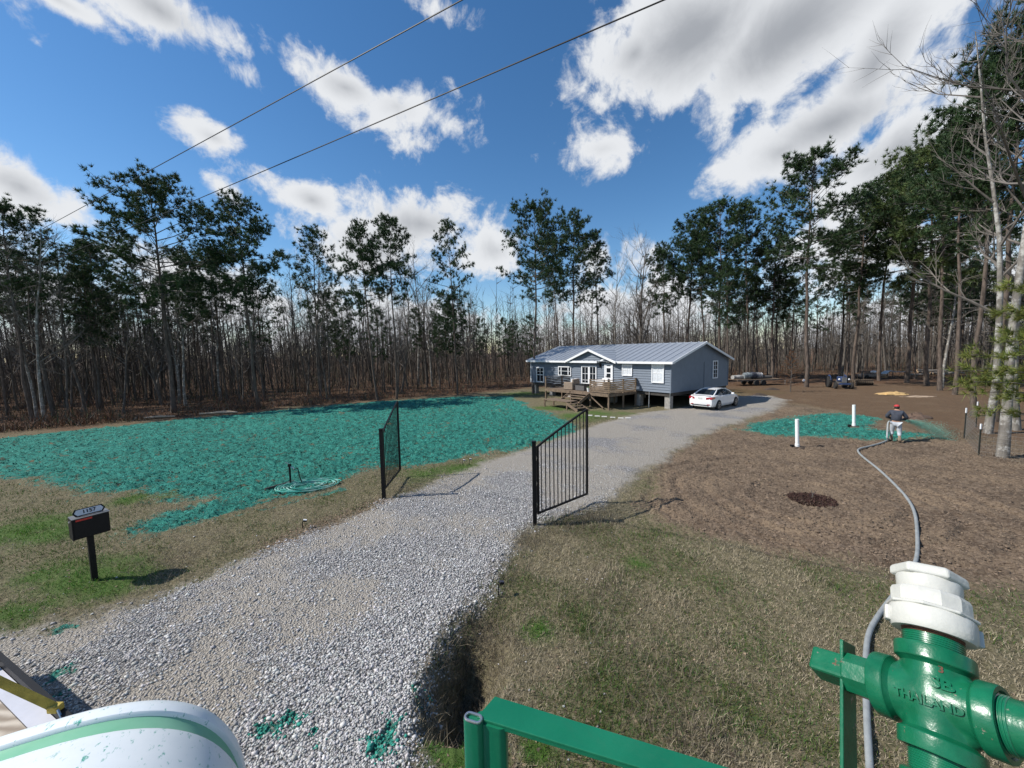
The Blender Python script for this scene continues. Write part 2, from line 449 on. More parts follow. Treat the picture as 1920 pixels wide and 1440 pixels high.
def ground_material():
    gm, nt, b = new_mat('ground_surface')
    N, L = nt.nodes.new, nt.links.new
    geo = N('ShaderNodeNewGeometry'); P = geo.outputs['Position']
    A = N('ShaderNodeAttribute'); A.attribute_name = 'zoneA'; B = N('ShaderNodeAttribute'); B.attribute_name = 'zoneB'
    sa = N('ShaderNodeSeparateColor'); L(A.outputs['Color'], sa.inputs[0]); sb = N('ShaderNodeSeparateColor'); L(B.outputs['Color'], sb.inputs[0])
    def noise(s, d=4, r=.55, off=0.0):
        n = N('ShaderNodeTexNoise'); n.inputs['Scale'].default_value = s; n.inputs['Detail'].default_value = d; n.inputs['Roughness'].default_value = r
        L(P, n.inputs['Vector']); return n.outputs['Fac']
    def ramp(fac, stops):
        r = N('ShaderNodeValToRGB'); e = r.color_ramp.elements
        while len(e) < len(stops): e.new(.5)
        for i, (p, c) in enumerate(stops): e[i].position = p; e[i].color = (*c, 1)
        L(fac, r.inputs[0]); return r.outputs[0]
    def mix(f, a, bb, mode='MIX'):
        n = N('ShaderNodeMix'); n.data_type = 'RGBA'; n.blend_type = mode
        if isinstance(f, float): n.inputs[0].default_value = f
        else: L(f, n.inputs[0])
        for i, x in ((6, a), (7, bb)):
            if isinstance(x, tuple): n.inputs[i].default_value = (*x, 1)
            else: L(x, n.inputs[i])
        return n.outputs[2]
    def m(op, a, bb, c=None):
        n = N('ShaderNodeMath'); n.operation = op; n.use_clamp = op != 'SUBTRACT' and False
        for i, x in enumerate((a, bb, c)):
            if x is None: continue
            if isinstance(x, (int, float)): n.inputs[i].default_value = x
            else: L(x, n.inputs[i])
        return n.outputs[0]
    n_lo, n_mid, n_hi, n_vh = noise(.6), noise(3.5, 6, .62), noise(14, 6, .68), noise(60, 4, .7)
    # old grass and thatch
    grass = mix(m('MULTIPLY_ADD', n_mid, 1.6, -.3), (.19, .155, .10), (.12, .125, .055))
    grass = mix(ramp(n_hi, [(.38, (0, 0, 0)), (.68, (1, 1, 1))]), mix(.45, grass, (.04, .035, .02)), mix(.5, grass, (.36, .30, .20)))
    lush = mix(n_hi, (.03, .075, .012), (.09, .17, .03))
    c = mix(sb.outputs[1], grass, lush)
    # forest floor
    lit = mix(n_hi, (.045, .029, .019), (.18, .11, .065)); lit = mix(ramp(n_mid, [(.4, (0, 0, 0)), (.65, (.8, .8, .8))]), lit, (.13, .07, .04)); lit = mix(ramp(n_lo, [(.55, (0, 0, 0)), (.72, (.4, .4, .4))]), lit, (.17, .12, .08))
    c = mix(sb.outputs[0], c, lit)
    # raked bare soil
    dirt = mix(ramp(n_mid, [(.36, (0, 0, 0)), (.64, (1, 1, 1))]), (.10, .073, .052), (.215, .163, .116))
    dirt = mix(ramp(n_lo, [(.42, (0, 0, 0)), (.62, (1, 1, 1))]), dirt, (.24, .178, .12))
    dirt = mix(ramp(n_hi, [(.36, (1, 1, 1)), (.52, (0, 0, 0))]), dirt, (.085, .058, .04))
    dirt = mix(ramp(n_vh, [(.60, (0, 0, 0)), (.75, (1, 1, 1))]), dirt, (.33, .26, .19))
    c = mix(sa.outputs[2], c, dirt)
    # crushed limestone with tan fines in the tracks
    vo = N('ShaderNodeTexVoronoi'); vo.inputs['Scale'].default_value = 32; L(P, vo.inputs['Vector'])
    sv = N('ShaderNodeSeparateColor'); L(vo.outputs['Color'], sv.inputs[0])
    stone = ramp(sv.outputs[0], [(0, (.25, .245, .25)), (.5, (.47, .46, .455)), (1, (.70, .69, .68))])
    stone = mix(ramp(vo.outputs['Distance'], [(.35, (0, 0, 0)), (.75, (1, 1, 1))]), stone, (.12, .115, .11))
    dust = mix(n_hi, (.36, .32, .26), (.50, .455, .39))
    gcol = mix(m('MULTIPLY', ramp(sb.outputs[2], [(.35, (0, 0, 0)), (.75, (1, 1, 1))]), .72), stone, dust)
    c = mix(sa.outputs[0], c, gcol)
    # sprayed green mulch, soil showing in the gaps
    gap = ramp(m('ADD', m('MULTIPLY', n_mid, .65), m('MULTIPLY', n_lo, .35)), [(.36, (0, 0, 0)), (.50, (1, 1, 1))])
    mul = mix(ramp(n_hi, [(.3, (0, 0, 0)), (.7, (1, 1, 1))]), (.010, .105, .084), (.065, .34, .27)); mul = mix(ramp(n_mid, [(.36, (.95, .95, .95)), (.54, (0, 0, 0))]), mul, (.016, .075, .058))  # light and dark greens put the clods' lit tops and shaded gaps into colour
    mul = mix(ramp(n_vh, [(.30, (1, 1, 1)), (.48, (0, 0, 0))]), mul, (.02, .11, .085))
    fac = m('MULTIPLY', sa.outputs[1], m('MULTIPLY_ADD', gap, .72, .28))
    cover = N('ShaderNodeMapRange'); cover.interpolation_type = 'SMOOTHSTEP'
    L(m('ADD', fac, m('MULTIPLY', m('SUBTRACT', n_hi, .5), .9)), cover.inputs[0]); cover.inputs[1].default_value = .22; cover.inputs[2].default_value = .62
    c = mix(cover.outputs[0], c, mul)
    L(c, b.inputs['Base Color'])
    b.inputs['Roughness'].default_value = .92; b.inputs['Specular IOR Level'].default_value = .15
    hgt = m('ADD', m('MULTIPLY', n_hi, .7), m('MULTIPLY', n_vh, .35))
    hg = m('SUBTRACT', hgt, m('MULTIPLY', m('MULTIPLY', vo.outputs['Distance'], sa.outputs[0]), .8))
    bp = N('ShaderNodeBump'); bp.inputs['Strength'].default_value = 1.0; bp.inputs['Distance'].default_value = .07
    L(hg, bp.inputs['Height']); L(bp.outputs[0], b.inputs['Normal'])
    return gm
M_GROUND = ground_material()

def build_ground():
    ang = np.concatenate([np.arange(-180, -60, 4.0), np.arange(-60, 60, .18), np.arange(60, 180, 4.0)])
    ang = np.radians(ang)
    rad = [.25, .8, 1.4, 2.0, 2.5]
    while rad[-1] < 72: rad.append(rad[-1] * 1.0058)
    while rad[-1] < 1500: rad.append(rad[-1] * 1.14)
    rad = np.array(rad)
    Rr, Aa = np.meshgrid(rad, ang, indexing='ij')
    x = (Rr * np.sin(Aa)).ravel(); y = (Rr * np.cos(Aa)).ravel()
    w = weights(x, y)
    z = height(x, y, w)
    V = np.stack([x, y, z], 1)
    nr, na = len(rad), len(ang)
    i = np.arange(nr - 1)[:, None]; j = np.arange(na)[None, :]; j2 = (j + 1) % na
    T = np.stack([i * na + j, i * na + j2, (i + 1) * na + j2, (i + 1) * na + j], -1).reshape(-1, 4)[:, ::-1]
    g, mu, di, li, lu, du = w
    fa = lambda q: q[T].mean(1)
    fg, fm, fd = fa(g), fa(mu), fa(di)
    cx = V[:, 0][T].mean(1)
    zone = np.zeros(len(T), int)
    zone[(fd > .5)] = 4; zone[fg > .5] = 1
    zone[(fm > .5) & (cx < 8) & (fg <= .5)] = 2; zone[(fm > .5) & (cx >= 8) & (fg <= .5)] = 3
    zA = np.stack([g, mu, di], 1); zB = np.stack([li, lu, du], 1)
    names = [('ground', 'patchy winter grass and leaf-covered forest floor'), ('gravel_driveway', 'pale crushed limestone driveway running through the open gates to the house'),
             ('seeded_lawn', 'wide lawn left of the driveway sprayed with teal green mulch'), ('seeded_patch', 'small teal green sprayed patch around the white pipes'),
             ('dirt_yard', 'raked bare brown dirt yard with circular tyre ruts')]
    for k, (nm, lb) in enumerate(names):
        t = T[zone == k]
        if not len(t): continue
        used, inv = np.unique(t, return_inverse=True)
        me = np_mesh(nm, V[used], inv.reshape(-1, 4), M_GROUND, {'zoneA': zA[used], 'zoneB': zB[used]}, smooth=True)
        tag(link(nm, me), lb, kind='structure')
    c = np.stack([x, y, z], 1)[:na]                         # close the hole under the truck
build_ground()

# ------------------------------------------------------------------ loose stones, grass
rs = np.random.RandomState(11)

def sector(n, r0, r1, a0=-58, a1=58, power=1.0):
    """points spread over a sector in front of the truck, denser near by"""
    t = rs.rand(n); r = r0 * (r1 / r0) ** (t ** power); a = np.radians(rs.uniform(a0, a1, n))
    return r * np.sin(a), r * np.cos(a)

def scatter_stones():
    x, y = sector(95000, 3.3, 15.0, -60, 15)
    g, mu, di, li, lu, du = weights(x, y)
    keep = rs.rand(len(x)) < (np.clip(g * 1.2 - .12, 0, 1) * (1 - .72 * sstep(.45, .8, du)) + .003 * (li < .1) * (di < .2))
    x, y, mu = x[keep], y[keep], mu[keep]
    keep = np.arange(len(x)) < 46000
    x, y, mu = x[keep], y[keep], mu[keep]; n = len(x)
    z = height(x, y)
    s = rs.uniform(.010, .021, n) * (1 + .7 * (rs.rand(n) > .93))
    base = np.array([[1, 0, 0], [0, 1, 0], [-1, 0, 0], [0, -1, 0], [0, 0, .75], [0, 0, -.6]], float)
    tri = np.array([[0, 1, 4], [1, 2, 4], [2, 3, 4], [3, 0, 4], [1, 0, 5], [2, 1, 5], [3, 2, 5], [0, 3, 5]])
    V = base[None] * (1 + rs.uniform(-.38, .38, (n, 6, 3))) + rs.uniform(-.22, .22, (n, 6, 3))
    V *= s[:, None, None]; V[:, :, 0] *= rs.uniform(.8, 1.5, n)[:, None]
    an = rs.rand(n) * 6.283; ca, sa_ = np.cos(an)[:, None], np.sin(an)[:, None]
    X = V[:, :, 0] * ca - V[:, :, 1] * sa_; Y = V[:, :, 0] * sa_ + V[:, :, 1] * ca
    V = np.stack([X + x[:, None], Y + y[:, None], V[:, :, 2] + (z + s * .25)[:, None]], -1).reshape(-1, 3)
    T = (tri[None] + (np.arange(n) * 6)[:, None, None]).reshape(-1, 3)
    b = rs.uniform(.24, .64, n)[:, None] * np.array([[1, .985, .965]]) * (1 + rs.uniform(-.03, .03, (n, 3)))
    wet = rs.rand(n) < mu * 1.7; b[wet] = np.array([[.03, .22, .17]]) * rs.uniform(.6, 1.5, (wet.sum(), 1))
    me = np_mesh('gravel', V, T, attr_mat('limestone', 'tint', .85), {'tint': np.repeat(b, 6, 0)})
    tag(link('gravel', me), 'loose pale crushed limestone lying on the driveway', 'gravel', kind='stuff')
scatter_stones()

def scatter_clods():
    x, y = sector(70000, 6.0, 30.0, 4, 60, .9); w = weights(x, y)
    k = rs.rand(len(x)) < w[2] - .15; x, y = x[k][:20000], y[k][:20000]; w = tuple(q[k][:20000] for q in w); n = len(x); z = height(x, y, w)
    s = rs.uniform(.012, .034, n) * (1 + .9 * (rs.rand(n) > .94))
    base = np.array([[1, 0, 0], [0, 1, 0], [-1, 0, 0], [0, -1, 0], [0, 0, .8]], float); tri = np.array([[0, 1, 4], [1, 2, 4], [2, 3, 4], [3, 0, 4]])
    V = (base[None] * (1 + rs.uniform(-.4, .4, (n, 5, 3))) + rs.uniform(-.2, .2, (n, 5, 3))) * s[:, None, None]
    V += np.stack([x, y, z], 1)[:, None, :]
    c = rs.uniform(.55, 1.25, (n, 1)) * np.array([[.165, .122, .086]])
    tag(link('soil_clods', np_mesh('soil_clods', V.reshape(-1, 3), (tri[None] + (np.arange(n) * 5)[:, None, None]).reshape(-1, 3), attr_mat('soil_clod', 'tint', .95), {'tint': np.repeat(c, 5, 0)})), 'crumbled brown soil clods on the raked dirt', 'soil', kind='stuff')
scatter_clods()

def blades(name, x, y, z, ln, wd, col, lean, mat, label, cat='grass'):
    n = len(x)
    a = rs.rand(n) * 6.283; l = lean
    d = np.stack([np.cos(a) * l, np.sin(a) * l, np.sqrt(np.clip(1 - l * l, .02, 1))], 1)
    b2 = rs.rand(n) * 6.283
    s = np.stack([np.cos(b2), np.sin(b2), 0 * b2], 1) * (wd / 2)[:, None]
    p = np.stack([x, y, z - .004], 1)
    mid = p + d * (ln * .55)[:, None]; droop = d.copy(); droop[:, 2] -= .45 * lean; tip = mid + droop * (ln * .5)[:, None]
    V = np.stack([p - s, p + s, mid + s * .7, mid - s * .7, tip], 1).reshape(-1, 3)
    o = (np.arange(n) * 5)[:, None]
    T = np.stack([o + [0, 1, 2], o + [0, 2, 3], o + [3, 2, 4]], 1).reshape(-1, 3)
    me = np_mesh(name, V, T, mat, {'tint': np.repeat(col, 5, 0)})
    return tag(link(name, me), label, cat, kind='stuff')

M_BLADE = attr_mat('grass_blades', 'tint', .75, .25)
def scatter_grass():
    x, y = sector(400000, 3.3, 26.0, -60, 60, .85)
    w = weights(x, y); g, mu, di, li, lu, du = w
    dd, tt = seg_dist(x, y, DITCH)
    bare = np.clip(g * 1.3 + di * 1.25 + mu * .9 + li * .8, 0, 1)
    keep = rs.rand(len(x)) < (1 - bare) * sstep(.06, .34, dd)
    idx = np.where(keep)[0][:165000]
    x, y = x[idx], y[idx]; w = tuple(q[idx] for q in w); lu = w[4]; mu = w[1]
    z = height(x, y, w); n = len(x); r = np.hypot(x, y)
    tuft = fbm(x, y, 1.3, 3, 101); dry = np.clip(.54 + fbm(x, y, .5, 3, 111) * 2.0 - lu * 1.2 + rs.uniform(-.2, .2, n), 0, 1)
    ln = rs.uniform(.03, .075, n) * (1 + 1.3 * np.clip(tuft * 2.0, 0, 1)) * (1 + .25 * sstep(8, 20, r))
    wd = rs.uniform(.0035, .006, n) * (1 + r / 11)
    dryc = np.stack([rs.uniform(.24, .50, n)] * 3, 1) * np.array([[1, .86, .60]])
    grn = np.stack([rs.uniform(.05, .11, n), rs.uniform(.085, .16, n), rs.uniform(.02, .04, n)], 1)
    lus = np.stack([rs.uniform(.05, .11, n), rs.uniform(.13, .24, n), rs.uniform(.015, .035, n)], 1)
    col = np.where((rs.rand(n) < dry)[:, None], dryc, np.where((rs.rand(n) < lu)[:, None], lus, grn))
    teal = rs.rand(n) < mu * .9
    col[teal] = np.array([.03, .26, .2])
    blades('grass', x, y, z, ln, wd, col, rs.uniform(.25, .95, n), M_BLADE, 'short mixed dry and green grass either side of the driveway')
    # taller dead stems by the ditch, the gate post and along the drive edge
    X, Y = [], []
    for (u, v, rr, k) in ((905, 1165, .55, 900), (860, 1200, .45, 700), (845, 1260, .4, 600), (930, 1210, .4, 450), (1060, 985, .9, 1100), (1110, 975, .8, 800), (990, 1015, .5, 500), (930, 1080, .5, 500), (1330, 1400, .35, 300), (1250, 1360, .45, 250),
                          (1230, 1250, .7, 500), (1130, 1120, .7, 500), (830, 1330, .35, 420), (760, 925, .7, 400), (310, 1060, .6, 400), (1820, 820, 1.3, 900), (1780, 815, 1.0, 400), (1900, 860, 1.3, 700), (600, 985, .6, 200)):
        p = gp(u, v); X.append(p.x + rs.randn(k) * rr * .6); Y.append(p.y + rs.randn(k) * rr * .6)
    x = np.concatenate(X); y = np.concatenate(Y); w = weights(x, y); k = rs.rand(len(x)) > w[0] * .75
    x, y = x[k], y[k]; n = len(x)
    dark = rs.rand(n)[:, None]
    col = np.where(dark > .45, np.stack([rs.uniform(.18, .33, n)] * 3, 1) * np.array([[1, .85, .6]]), np.stack([rs.uniform(.05, .10, n)] * 3, 1) * np.array([[1, .8, .62]]))
    blades('dead_stems', x, y, height(x, y), rs.uniform(.10, .30, n), rs.uniform(.004, .008, n), col, rs.uniform(.3, .97, n), M_BLADE, 'taller dead grass stems around the ditch and gate post')
    # fallen leaves and chips
    x, y = sector(60000, 3.4, 30, -58, 60); w = weights(x, y)
    k = (w[0] < .6) & (w[1] < .5) & (rs.rand(len(x)) < .1 + .5 * w[3] + .12 * w[2]); x, y = x[k][:9000], y[k][:9000]
    a, b = gp(480, 1040), gp(712, 945); t = rs.rand(2600); x = np.concatenate([x, a.x + (b.x - a.x) * t + rs.randn(2600) * .22]); y = np.concatenate([y, a.y + (b.y - a.y) * t + .25 + rs.randn(2600) * .22]); n = len(x)
    col = np.stack([rs.uniform(.12, .42, n)] * 3, 1) * np.array([[1, .74, .5]])
    blades('fallen_leaves', x, y, height(x, y) + .008, rs.uniform(.02, .05, n), rs.uniform(.02, .035, n) * (1 + np.hypot(x, y) / 25), col, rs.uniform(.8, .99, n), M_BLADE, 'scattered dry brown leaves on grass and dirt', 'leaves')
    # clods of wet mulch standing on the seeded lawn
    x, y = sector(260000, 7, 42, -58, 56, .8); w = weights(x, y)
    k = rs.rand(len(x)) < w[1] - .25; x, y = x[k][:34000], y[k][:34000]; w = tuple(q[k][:34000] for q in w); n = len(x)
    t = np.clip(.45 + fbm(x - y * .5, y * 1.9 + x * .6, 1.1, 3, 301) * 1.5 + fbm(x, y, .35, 2, 311) * .9 + rs.uniform(-.22, .22, n), 0, 1)[:, None]
    col = (1 - t) * np.array([[.012, .075, .058]]) + t * np.array([[.075, .38, .30]])  # dark and light teal puts furrow shading into the clump tint
    blades('mulch_clumps', x, y, height(x, y, w), rs.uniform(.025, .07, n) * (1 + np.hypot(x, y) / 60), rs.uniform(.015, .035, n) * (1 + np.hypot(x, y) / 40), col, rs.uniform(.5, .98, n), attr_mat('mulch_fibre', 'tint', .9), 'ragged clumps of teal green mulch on the seeded lawn', 'mulch')
scatter_grass()
# ------------------------------------------------------------------ trees
def bark(name, c1, c2, scale=7.0, lichen=None, bump=.5):
    m, nt, b = new_mat(name)
    N, L = nt.nodes.new, nt.links.new
    tc = N('ShaderNodeTexCoord'); mp = N('ShaderNodeMapping'); mp.inputs['Scale'].default_value = (1, 1, .28)
    L(tc.outputs['Object'], mp.inputs['Vector'])
    n = N('ShaderNodeTexNoise'); n.inputs['Scale'].default_value = scale; n.inputs['Detail'].default_value = 7; n.inputs['Roughness'].default_value = .65
    L(mp.outputs[0], n.inputs['Vector'])
    r = N('ShaderNodeValToRGB'); r.color_ramp.elements[0].position = .32; r.color_ramp.elements[1].position = .68
    r.color_ramp.elements[0].color = (*c1, 1); r.color_ramp.elements[1].color = (*c2, 1); L(n.outputs['Fac'], r.inputs[0])
    col = r.outputs[0]
    if lichen:
        n2 = N('ShaderNodeTexNoise'); n2.inputs['Scale'].default_value = 2.6; n2.inputs['Detail'].default_value = 7; n2.inputs['Roughness'].default_value = .7
        L(tc.outputs['Object'], n2.inputs['Vector'])
        r2 = N('ShaderNodeValToRGB'); r2.color_ramp.elements[0].position = .50; r2.color_ramp.elements[1].position = .60; L(n2.outputs['Fac'], r2.inputs[0])
        mx = N('ShaderNodeMix'); mx.data_type = 'RGBA'; L(r2.outputs[0], mx.inputs[0]); L(col, mx.inputs[6]); mx.inputs[7].default_value = (*lichen, 1); col = mx.outputs[2]
    L(col, b.inputs['Base Color']); b.inputs['Roughness'].default_value = .9; b.inputs['Specular IOR Level'].default_value = .2
    bp = N('ShaderNodeBump'); bp.inputs['Strength'].default_value = bump; bp.inputs['Distance'].default_value = .04
    L(n.outputs['Fac'], bp.inputs['Height']); L(bp.outputs[0], b.inputs['Normal'])
    return m
M_PINEBARK = bark('pine_bark', (.045, .036, .03), (.165, .13, .107))
M_BARK = bark('grey_bark', (.055, .048, .042), (.17, .15, .13))
M_PALEBARK = bark('pale_lichen_bark', (.10, .09, .08), (.27, .25, .22), 5, (.42, .41, .38))
M_TWIG = pmat('twig_bark', (.13, .115, .10), .9, .3, 3)
M_NEEDLE = attr_mat('pine_needles', 'tint', .6, .18, spec=.3)

def needles(centers, dirs, rng, per=15, ln=(.22, .43), wd=.052, tint=(.045, .085, .03), spread=.9):
    c = np.repeat(np.array(centers), per, 0); d = np.repeat(np.array(dirs), per, 0); n = len(c)
    q = d * .75 + rng.randn(n, 3) * spread * .6; q /= np.linalg.norm(q, axis=1)[:, None] + 1e-9
    s = np.cross(q, rng.randn(n, 3)); s /= np.linalg.norm(s, axis=1)[:, None] + 1e-9
    l = rng.uniform(*ln, n)[:, None]
    V = np.stack([c - s * wd / 2, c + s * wd / 2, c + q * l], 1).reshape(-1, 3)
    k = np.repeat(rng.uniform(.55, 1.35, len(centers)), per)[:, None] * rng.uniform(.8, 1.2, (n, 1))
    col = np.array([tint]) * k; col[:, 0] *= rng.uniform(.85, 1.3, n)
    return V, np.arange(n * 3).reshape(-1, 3), np.repeat(col, 3, 0)

def make_pine(seed, H=20.0, cs=.5, cr=3.2, nb=40, r0=.24, lean=.0, skew=(0, 0), tint=(.037, .074, .027), per=20, sparse=1.0):
    cr *= 1.12
    rng = np.random.RandomState(seed); py = random.Random(seed)
    m = MB(); K = 11
    wob = np.cumsum(rng.randn(K, 2) * .06, 0); wob -= wob[0]
    tr = [Vector((wob[i][0] + lean * (i / (K - 1)) * H, wob[i][1], H * .985 * i / (K - 1))) for i in range(K)]
    r0 *= .6
    rad = [r0 * (1.22 if i == 0 else 1) * (1 - .93 * (i / (K - 1)) ** 1.15) + .015 for i in range(K)]
    m.tube(tr, rad, 9)
    def tp(t):
        f = t * (K - 1); i = min(int(f), K - 2); return tr[i].lerp(tr[i + 1], f - i), rad[i] * (1 - (f - i)) + rad[i + 1] * (f - i)
    br = MB(); cen, dr = [], []
    az = py.random() * 6.28
    for i in range(nb):
        tt = ((i + py.random() * .7) / nb) ** .9; t = cs + (1 - cs) * .98 * tt
        az += 2.399 + py.uniform(-.5, .5)
        prof = math.sin(math.pi * (.16 + .80 * tt)) ** .8
        if tt < .25: prof *= py.uniform(.45, 1.05)
        ln = cr * prof * py.uniform(.6, 1.18) + .35
        ln *= 1 + skew[0] * math.cos(az) + skew[1] * math.sin(az)
        el = R(-12 + 60 * tt + py.uniform(-12, 12))
        p, rr = tp(t); h = Vector((math.cos(az), math.sin(az), 0)); pts = [p]
        d = h * math.cos(el) + Vector((0, 0, 1)) * math.sin(el); q = p.copy()
        for k in range(4):
            d = (d + Vector((py.gauss(0, .13), py.gauss(0, .13), py.gauss(.06, .1)))).normalized(); q = q + d * ln / 4; pts.append(q)
        br.tube(pts, [min(rr * .6, .02 + ln * .014) * (1 - .2 * k) for k in range(5)], 4, False)
        ns = max(3, int(ln * 2.4 * sparse))
        for s in range(ns):
            f = .38 + .62 * (s + py.random()) / ns; a = min(int(f * 4), 3); b0 = pts[a].lerp(pts[a + 1], f * 4 - a)
            sd = (d * .6 + Vector((py.gauss(0, .6), py.gauss(0, .6), py.gauss(.28, .4)))).normalized()
            sl = py.uniform(.35, 1.0) * (.4 + .22 * ln)
            e = b0 + sd * sl; mid = b0 + sd * sl * .55 + Vector((0, 0, -.04))
            br.tube([b0, mid, e], [.016, .012, .008], 3, False)
            for g in range(py.choice((5, 6, 7))):
                cpt = b0.lerp(e, py.uniform(.45, 1.1)) + Vector((py.gauss(0, .2), py.gauss(0, .2), py.gauss(.03, .15)))
                cen.append(cpt); dr.append((sd + Vector((0, 0, .5))).normalized())
        cen.append(pts[-1]); dr.append(d)
    for i in range(9):                                  # dead stubs under the crown
        t = py.uniform(cs * .45, cs); p, rr = tp(t); az2 = py.random() * 6.28; ln = py.uniform(.5, 1.9)
        d = Vector((math.cos(az2), math.sin(az2), py.uniform(-.25, .2)))
        br.tube([p, p + d * ln * .5 + Vector((0, 0, .05)), p + d * ln], [.022, .015, .006], 3, False)
    V, T, C = needles([tuple(c) for c in cen], [tuple(c) for c in dr], rng, per, tint=tint)
    return (m.mesh('trunk', M_PINEBARK, 60), br.mesh('limbs', M_TWIG), np_mesh('crown', V, T, M_NEEDLE, {'tint': C}))

def make_bare(seed, H=15.0, r0=.13, start=.35, nb=16, spread=.5, mat=None, fork=False, sub=6, twig=5, lr=.3):
    py = random.Random(seed)
    m = MB(); br = MB()
    K = 9; tr = [Vector((0, 0, 0))]; d = Vector((py.gauss(0, .04), py.gauss(0, .04), 1)).normalized()
    for i in range(K - 1):
        d = (d + Vector((py.gauss(0, .05), py.gauss(0, .05), .12))).normalized(); tr.append(tr[-1] + d * H / (K - 1))
    rad = [r0 * (1.25 if i == 0 else 1) * (1 - .94 * (i / (K - 1)) ** 1.1) + .008 for i in range(K)]
    m.tube(tr, rad, 7)
    def limb(p, d, ln, r, lv):
        n = 4 if lv == 0 else (3 if lv == 1 else 2)
        pts = [p]; q = p.copy(); dd = d.copy()
        for k in range(n):
            dd = (dd + Vector((py.gauss(0, .16), py.gauss(0, .16), py.gauss(.10, .1)))).normalized(); q = q + dd * ln / n; pts.append(q)
        br.tube(pts, [r * (1 - .8 * k / n) for k in range(n + 1)], 5 if lv == 0 else 3, False)
        if lv >= 2: return
        for s in range(sub if lv == 0 else twig):
            f = py.uniform(.25, 1.0); a = min(int(f * n), n - 1); b0 = pts[a].lerp(pts[a + 1], f * n - a)
            t = (pts[a + 1] - pts[a]).normalized()
            sd = (t + Vector((py.gauss(0, .55), py.gauss(0, .55), py.gauss(.15, .4)))).normalized()
            limb(b0, sd, ln * py.uniform(.3, .55), r * (1 - .7 * f) * .6 + .003, lv + 1)
    az = py.random() * 6.28
    for i in range(nb):
        t = start + (1 - start) * .97 * (i + py.random()) / nb; f = t * (K - 1); a = min(int(f), K - 2)
        p = tr[a].lerp(tr[a + 1], f - a); az += 2.4 + py.uniform(-.6, .6)
        el = R(py.uniform(28, 62)); d = Vector((math.cos(az) * math.cos(el), math.sin(az) * math.cos(el), math.sin(el)))
        ln = H * lr * (1 - .55 * (t - start) / (1 - start)) * py.uniform(.6, 1.15)
        limb(p, (d + Vector((0, 0, -spread * .3))).normalized(), ln, rad[a] * .5 + .008, 0)
    return (m.mesh('trunk', mat or M_BARK, 60), br.mesh('crown', M_TWIG), None)

PINES = {
    'wide': make_pine(1, cs=.42, cr=4.6, nb=52, r0=.30, skew=(.05, -.1), lean=-.012),
    'round': make_pine(2, cs=.50, cr=3.2, nb=46, r0=.26),
    'tall': make_pine(3, cs=.58, cr=2.7, nb=40, r0=.22),
    'thin': make_pine(4, cs=.50, cr=2.1, nb=34, r0=.18, sparse=.8),
    'ragged': make_pine(5, cs=.38, cr=2.7, nb=38, r0=.20, sparse=.75),
    'narrow': make_pine(6, cs=.55, cr=1.9, nb=36, r0=.19),
    'light': make_pine(7, cs=.45, cr=3.4, nb=50, r0=.24, tint=(.075, .115, .035)),
    'open': make_pine(8, cs=.52, cr=3.5, nb=44, r0=.25, sparse=.9, skew=(.15, .1)),
}
BARES = [make_bare(20 + i, H=15, r0=.09 + .012 * (i % 4), start=.25 + .06 * (i % 3), nb=13 + i % 4, lr=.24 + .03 * (i % 3)) for i in range(7)]
PALE = [make_bare(40 + i, H=15, r0=.12, start=.3, nb=13, mat=M_PALEBARK) for i in range(3)]
FORKED = make_bare(60, H=12, r0=.15, start=.16, nb=16, lr=.5, sub=7, spread=.2)

rt = random.Random(77)
def plant(meshes, name, label, x, y, s, group=None, rot=None, kind='tree', sz=None):
    o = thing(name, label, 'tree', (x, y, ground_z(x, y) - .06), rt.random() * 6.28 if rot is None else rot, group)
    o.scale = (s, s, sz or s)
    o.rotation_euler = (R(rt.gauss(0, 1.3)), R(rt.gauss(-1.0, 1.5)), o.rotation_euler.z)
    o.rotation_mode = 'ZYX'
    for me in meshes:
        if me is None: continue
        c = bpy.data.objects.new(me.name.split('.')[0], me); COL.objects.link(c); c.parent = o
        if c.name.split('.')[0] != 'trunk': c['kind'] = 'stuff'
    return o

def pine_at(kind, u, vb, vt, label=None, group=None, y=None, rot=None, fat=1.0):
    """pine whose foot stands at pixel (u, vb) (or at depth y) and whose tip reaches row vt"""
    p = gp(u, vb) if y is None else at(u, 660, y)
    top = at(u, vt, p.y).z
    s = top / 20.0
    o = plant(PINES[kind], 'pine_tree', label, p.x, p.y, s * fat, group, rot, sz=s)
    return o

GL, GR = 'pines at the back of the seeded lawn', 'pines standing right of the house'
pine_at('wide', 326, 774, 338, 'biggest pine at the left, broad spreading crown, grey trunk at the lawn edge', rot=2.9)
pine_at('round', 486, 766, 378, 'dense round-crowned pine, next big one right of the broadest pine', GL)
pine_at('ragged', 188, 760, 452, 'lower bushy pine just left of the broadest pine', GL, fat=1.25)
pine_at('open', 62, 790, 388, 'leftmost tall pine, next to the forked pale trunks', GL)
pine_at('tall', 428, 752, 470, 'thin trunked pine half hidden between the broad and the round pine', GL)
pine_at('narrow', 378, 752, 470, 'slim pine close behind the broadest pine trunk', GL)
pine_at('thin', 603, 748, 428, 'sparse narrow pine with see-through lower crown above the lawn middle', GL)
pine_at('round', 708, 750, 425, 'left one of the twin pines behind the lawn middle', GL, fat=.8)
pine_at('tall', 744, 748, 412, 'right, slightly taller one of the twin pines behind the lawn', GL, fat=.85)
pine_at('ragged', 858, 741, 413, 'lone ragged pine right of the twin pines, clumped foliage down its trunk', GL, fat=.8)
pine_at('open', 1000, 738, 394, 'tallest pine just left of the house roof', GL, fat=.9)
pine_at('tall', 1052, 0, 440, 'thin pine behind the left end of the roof', GL, y=50, fat=.8)
pine_at('round', 1078, 0, 408, 'full pine rising behind the left half of the roof', GL, y=51, fat=.85)
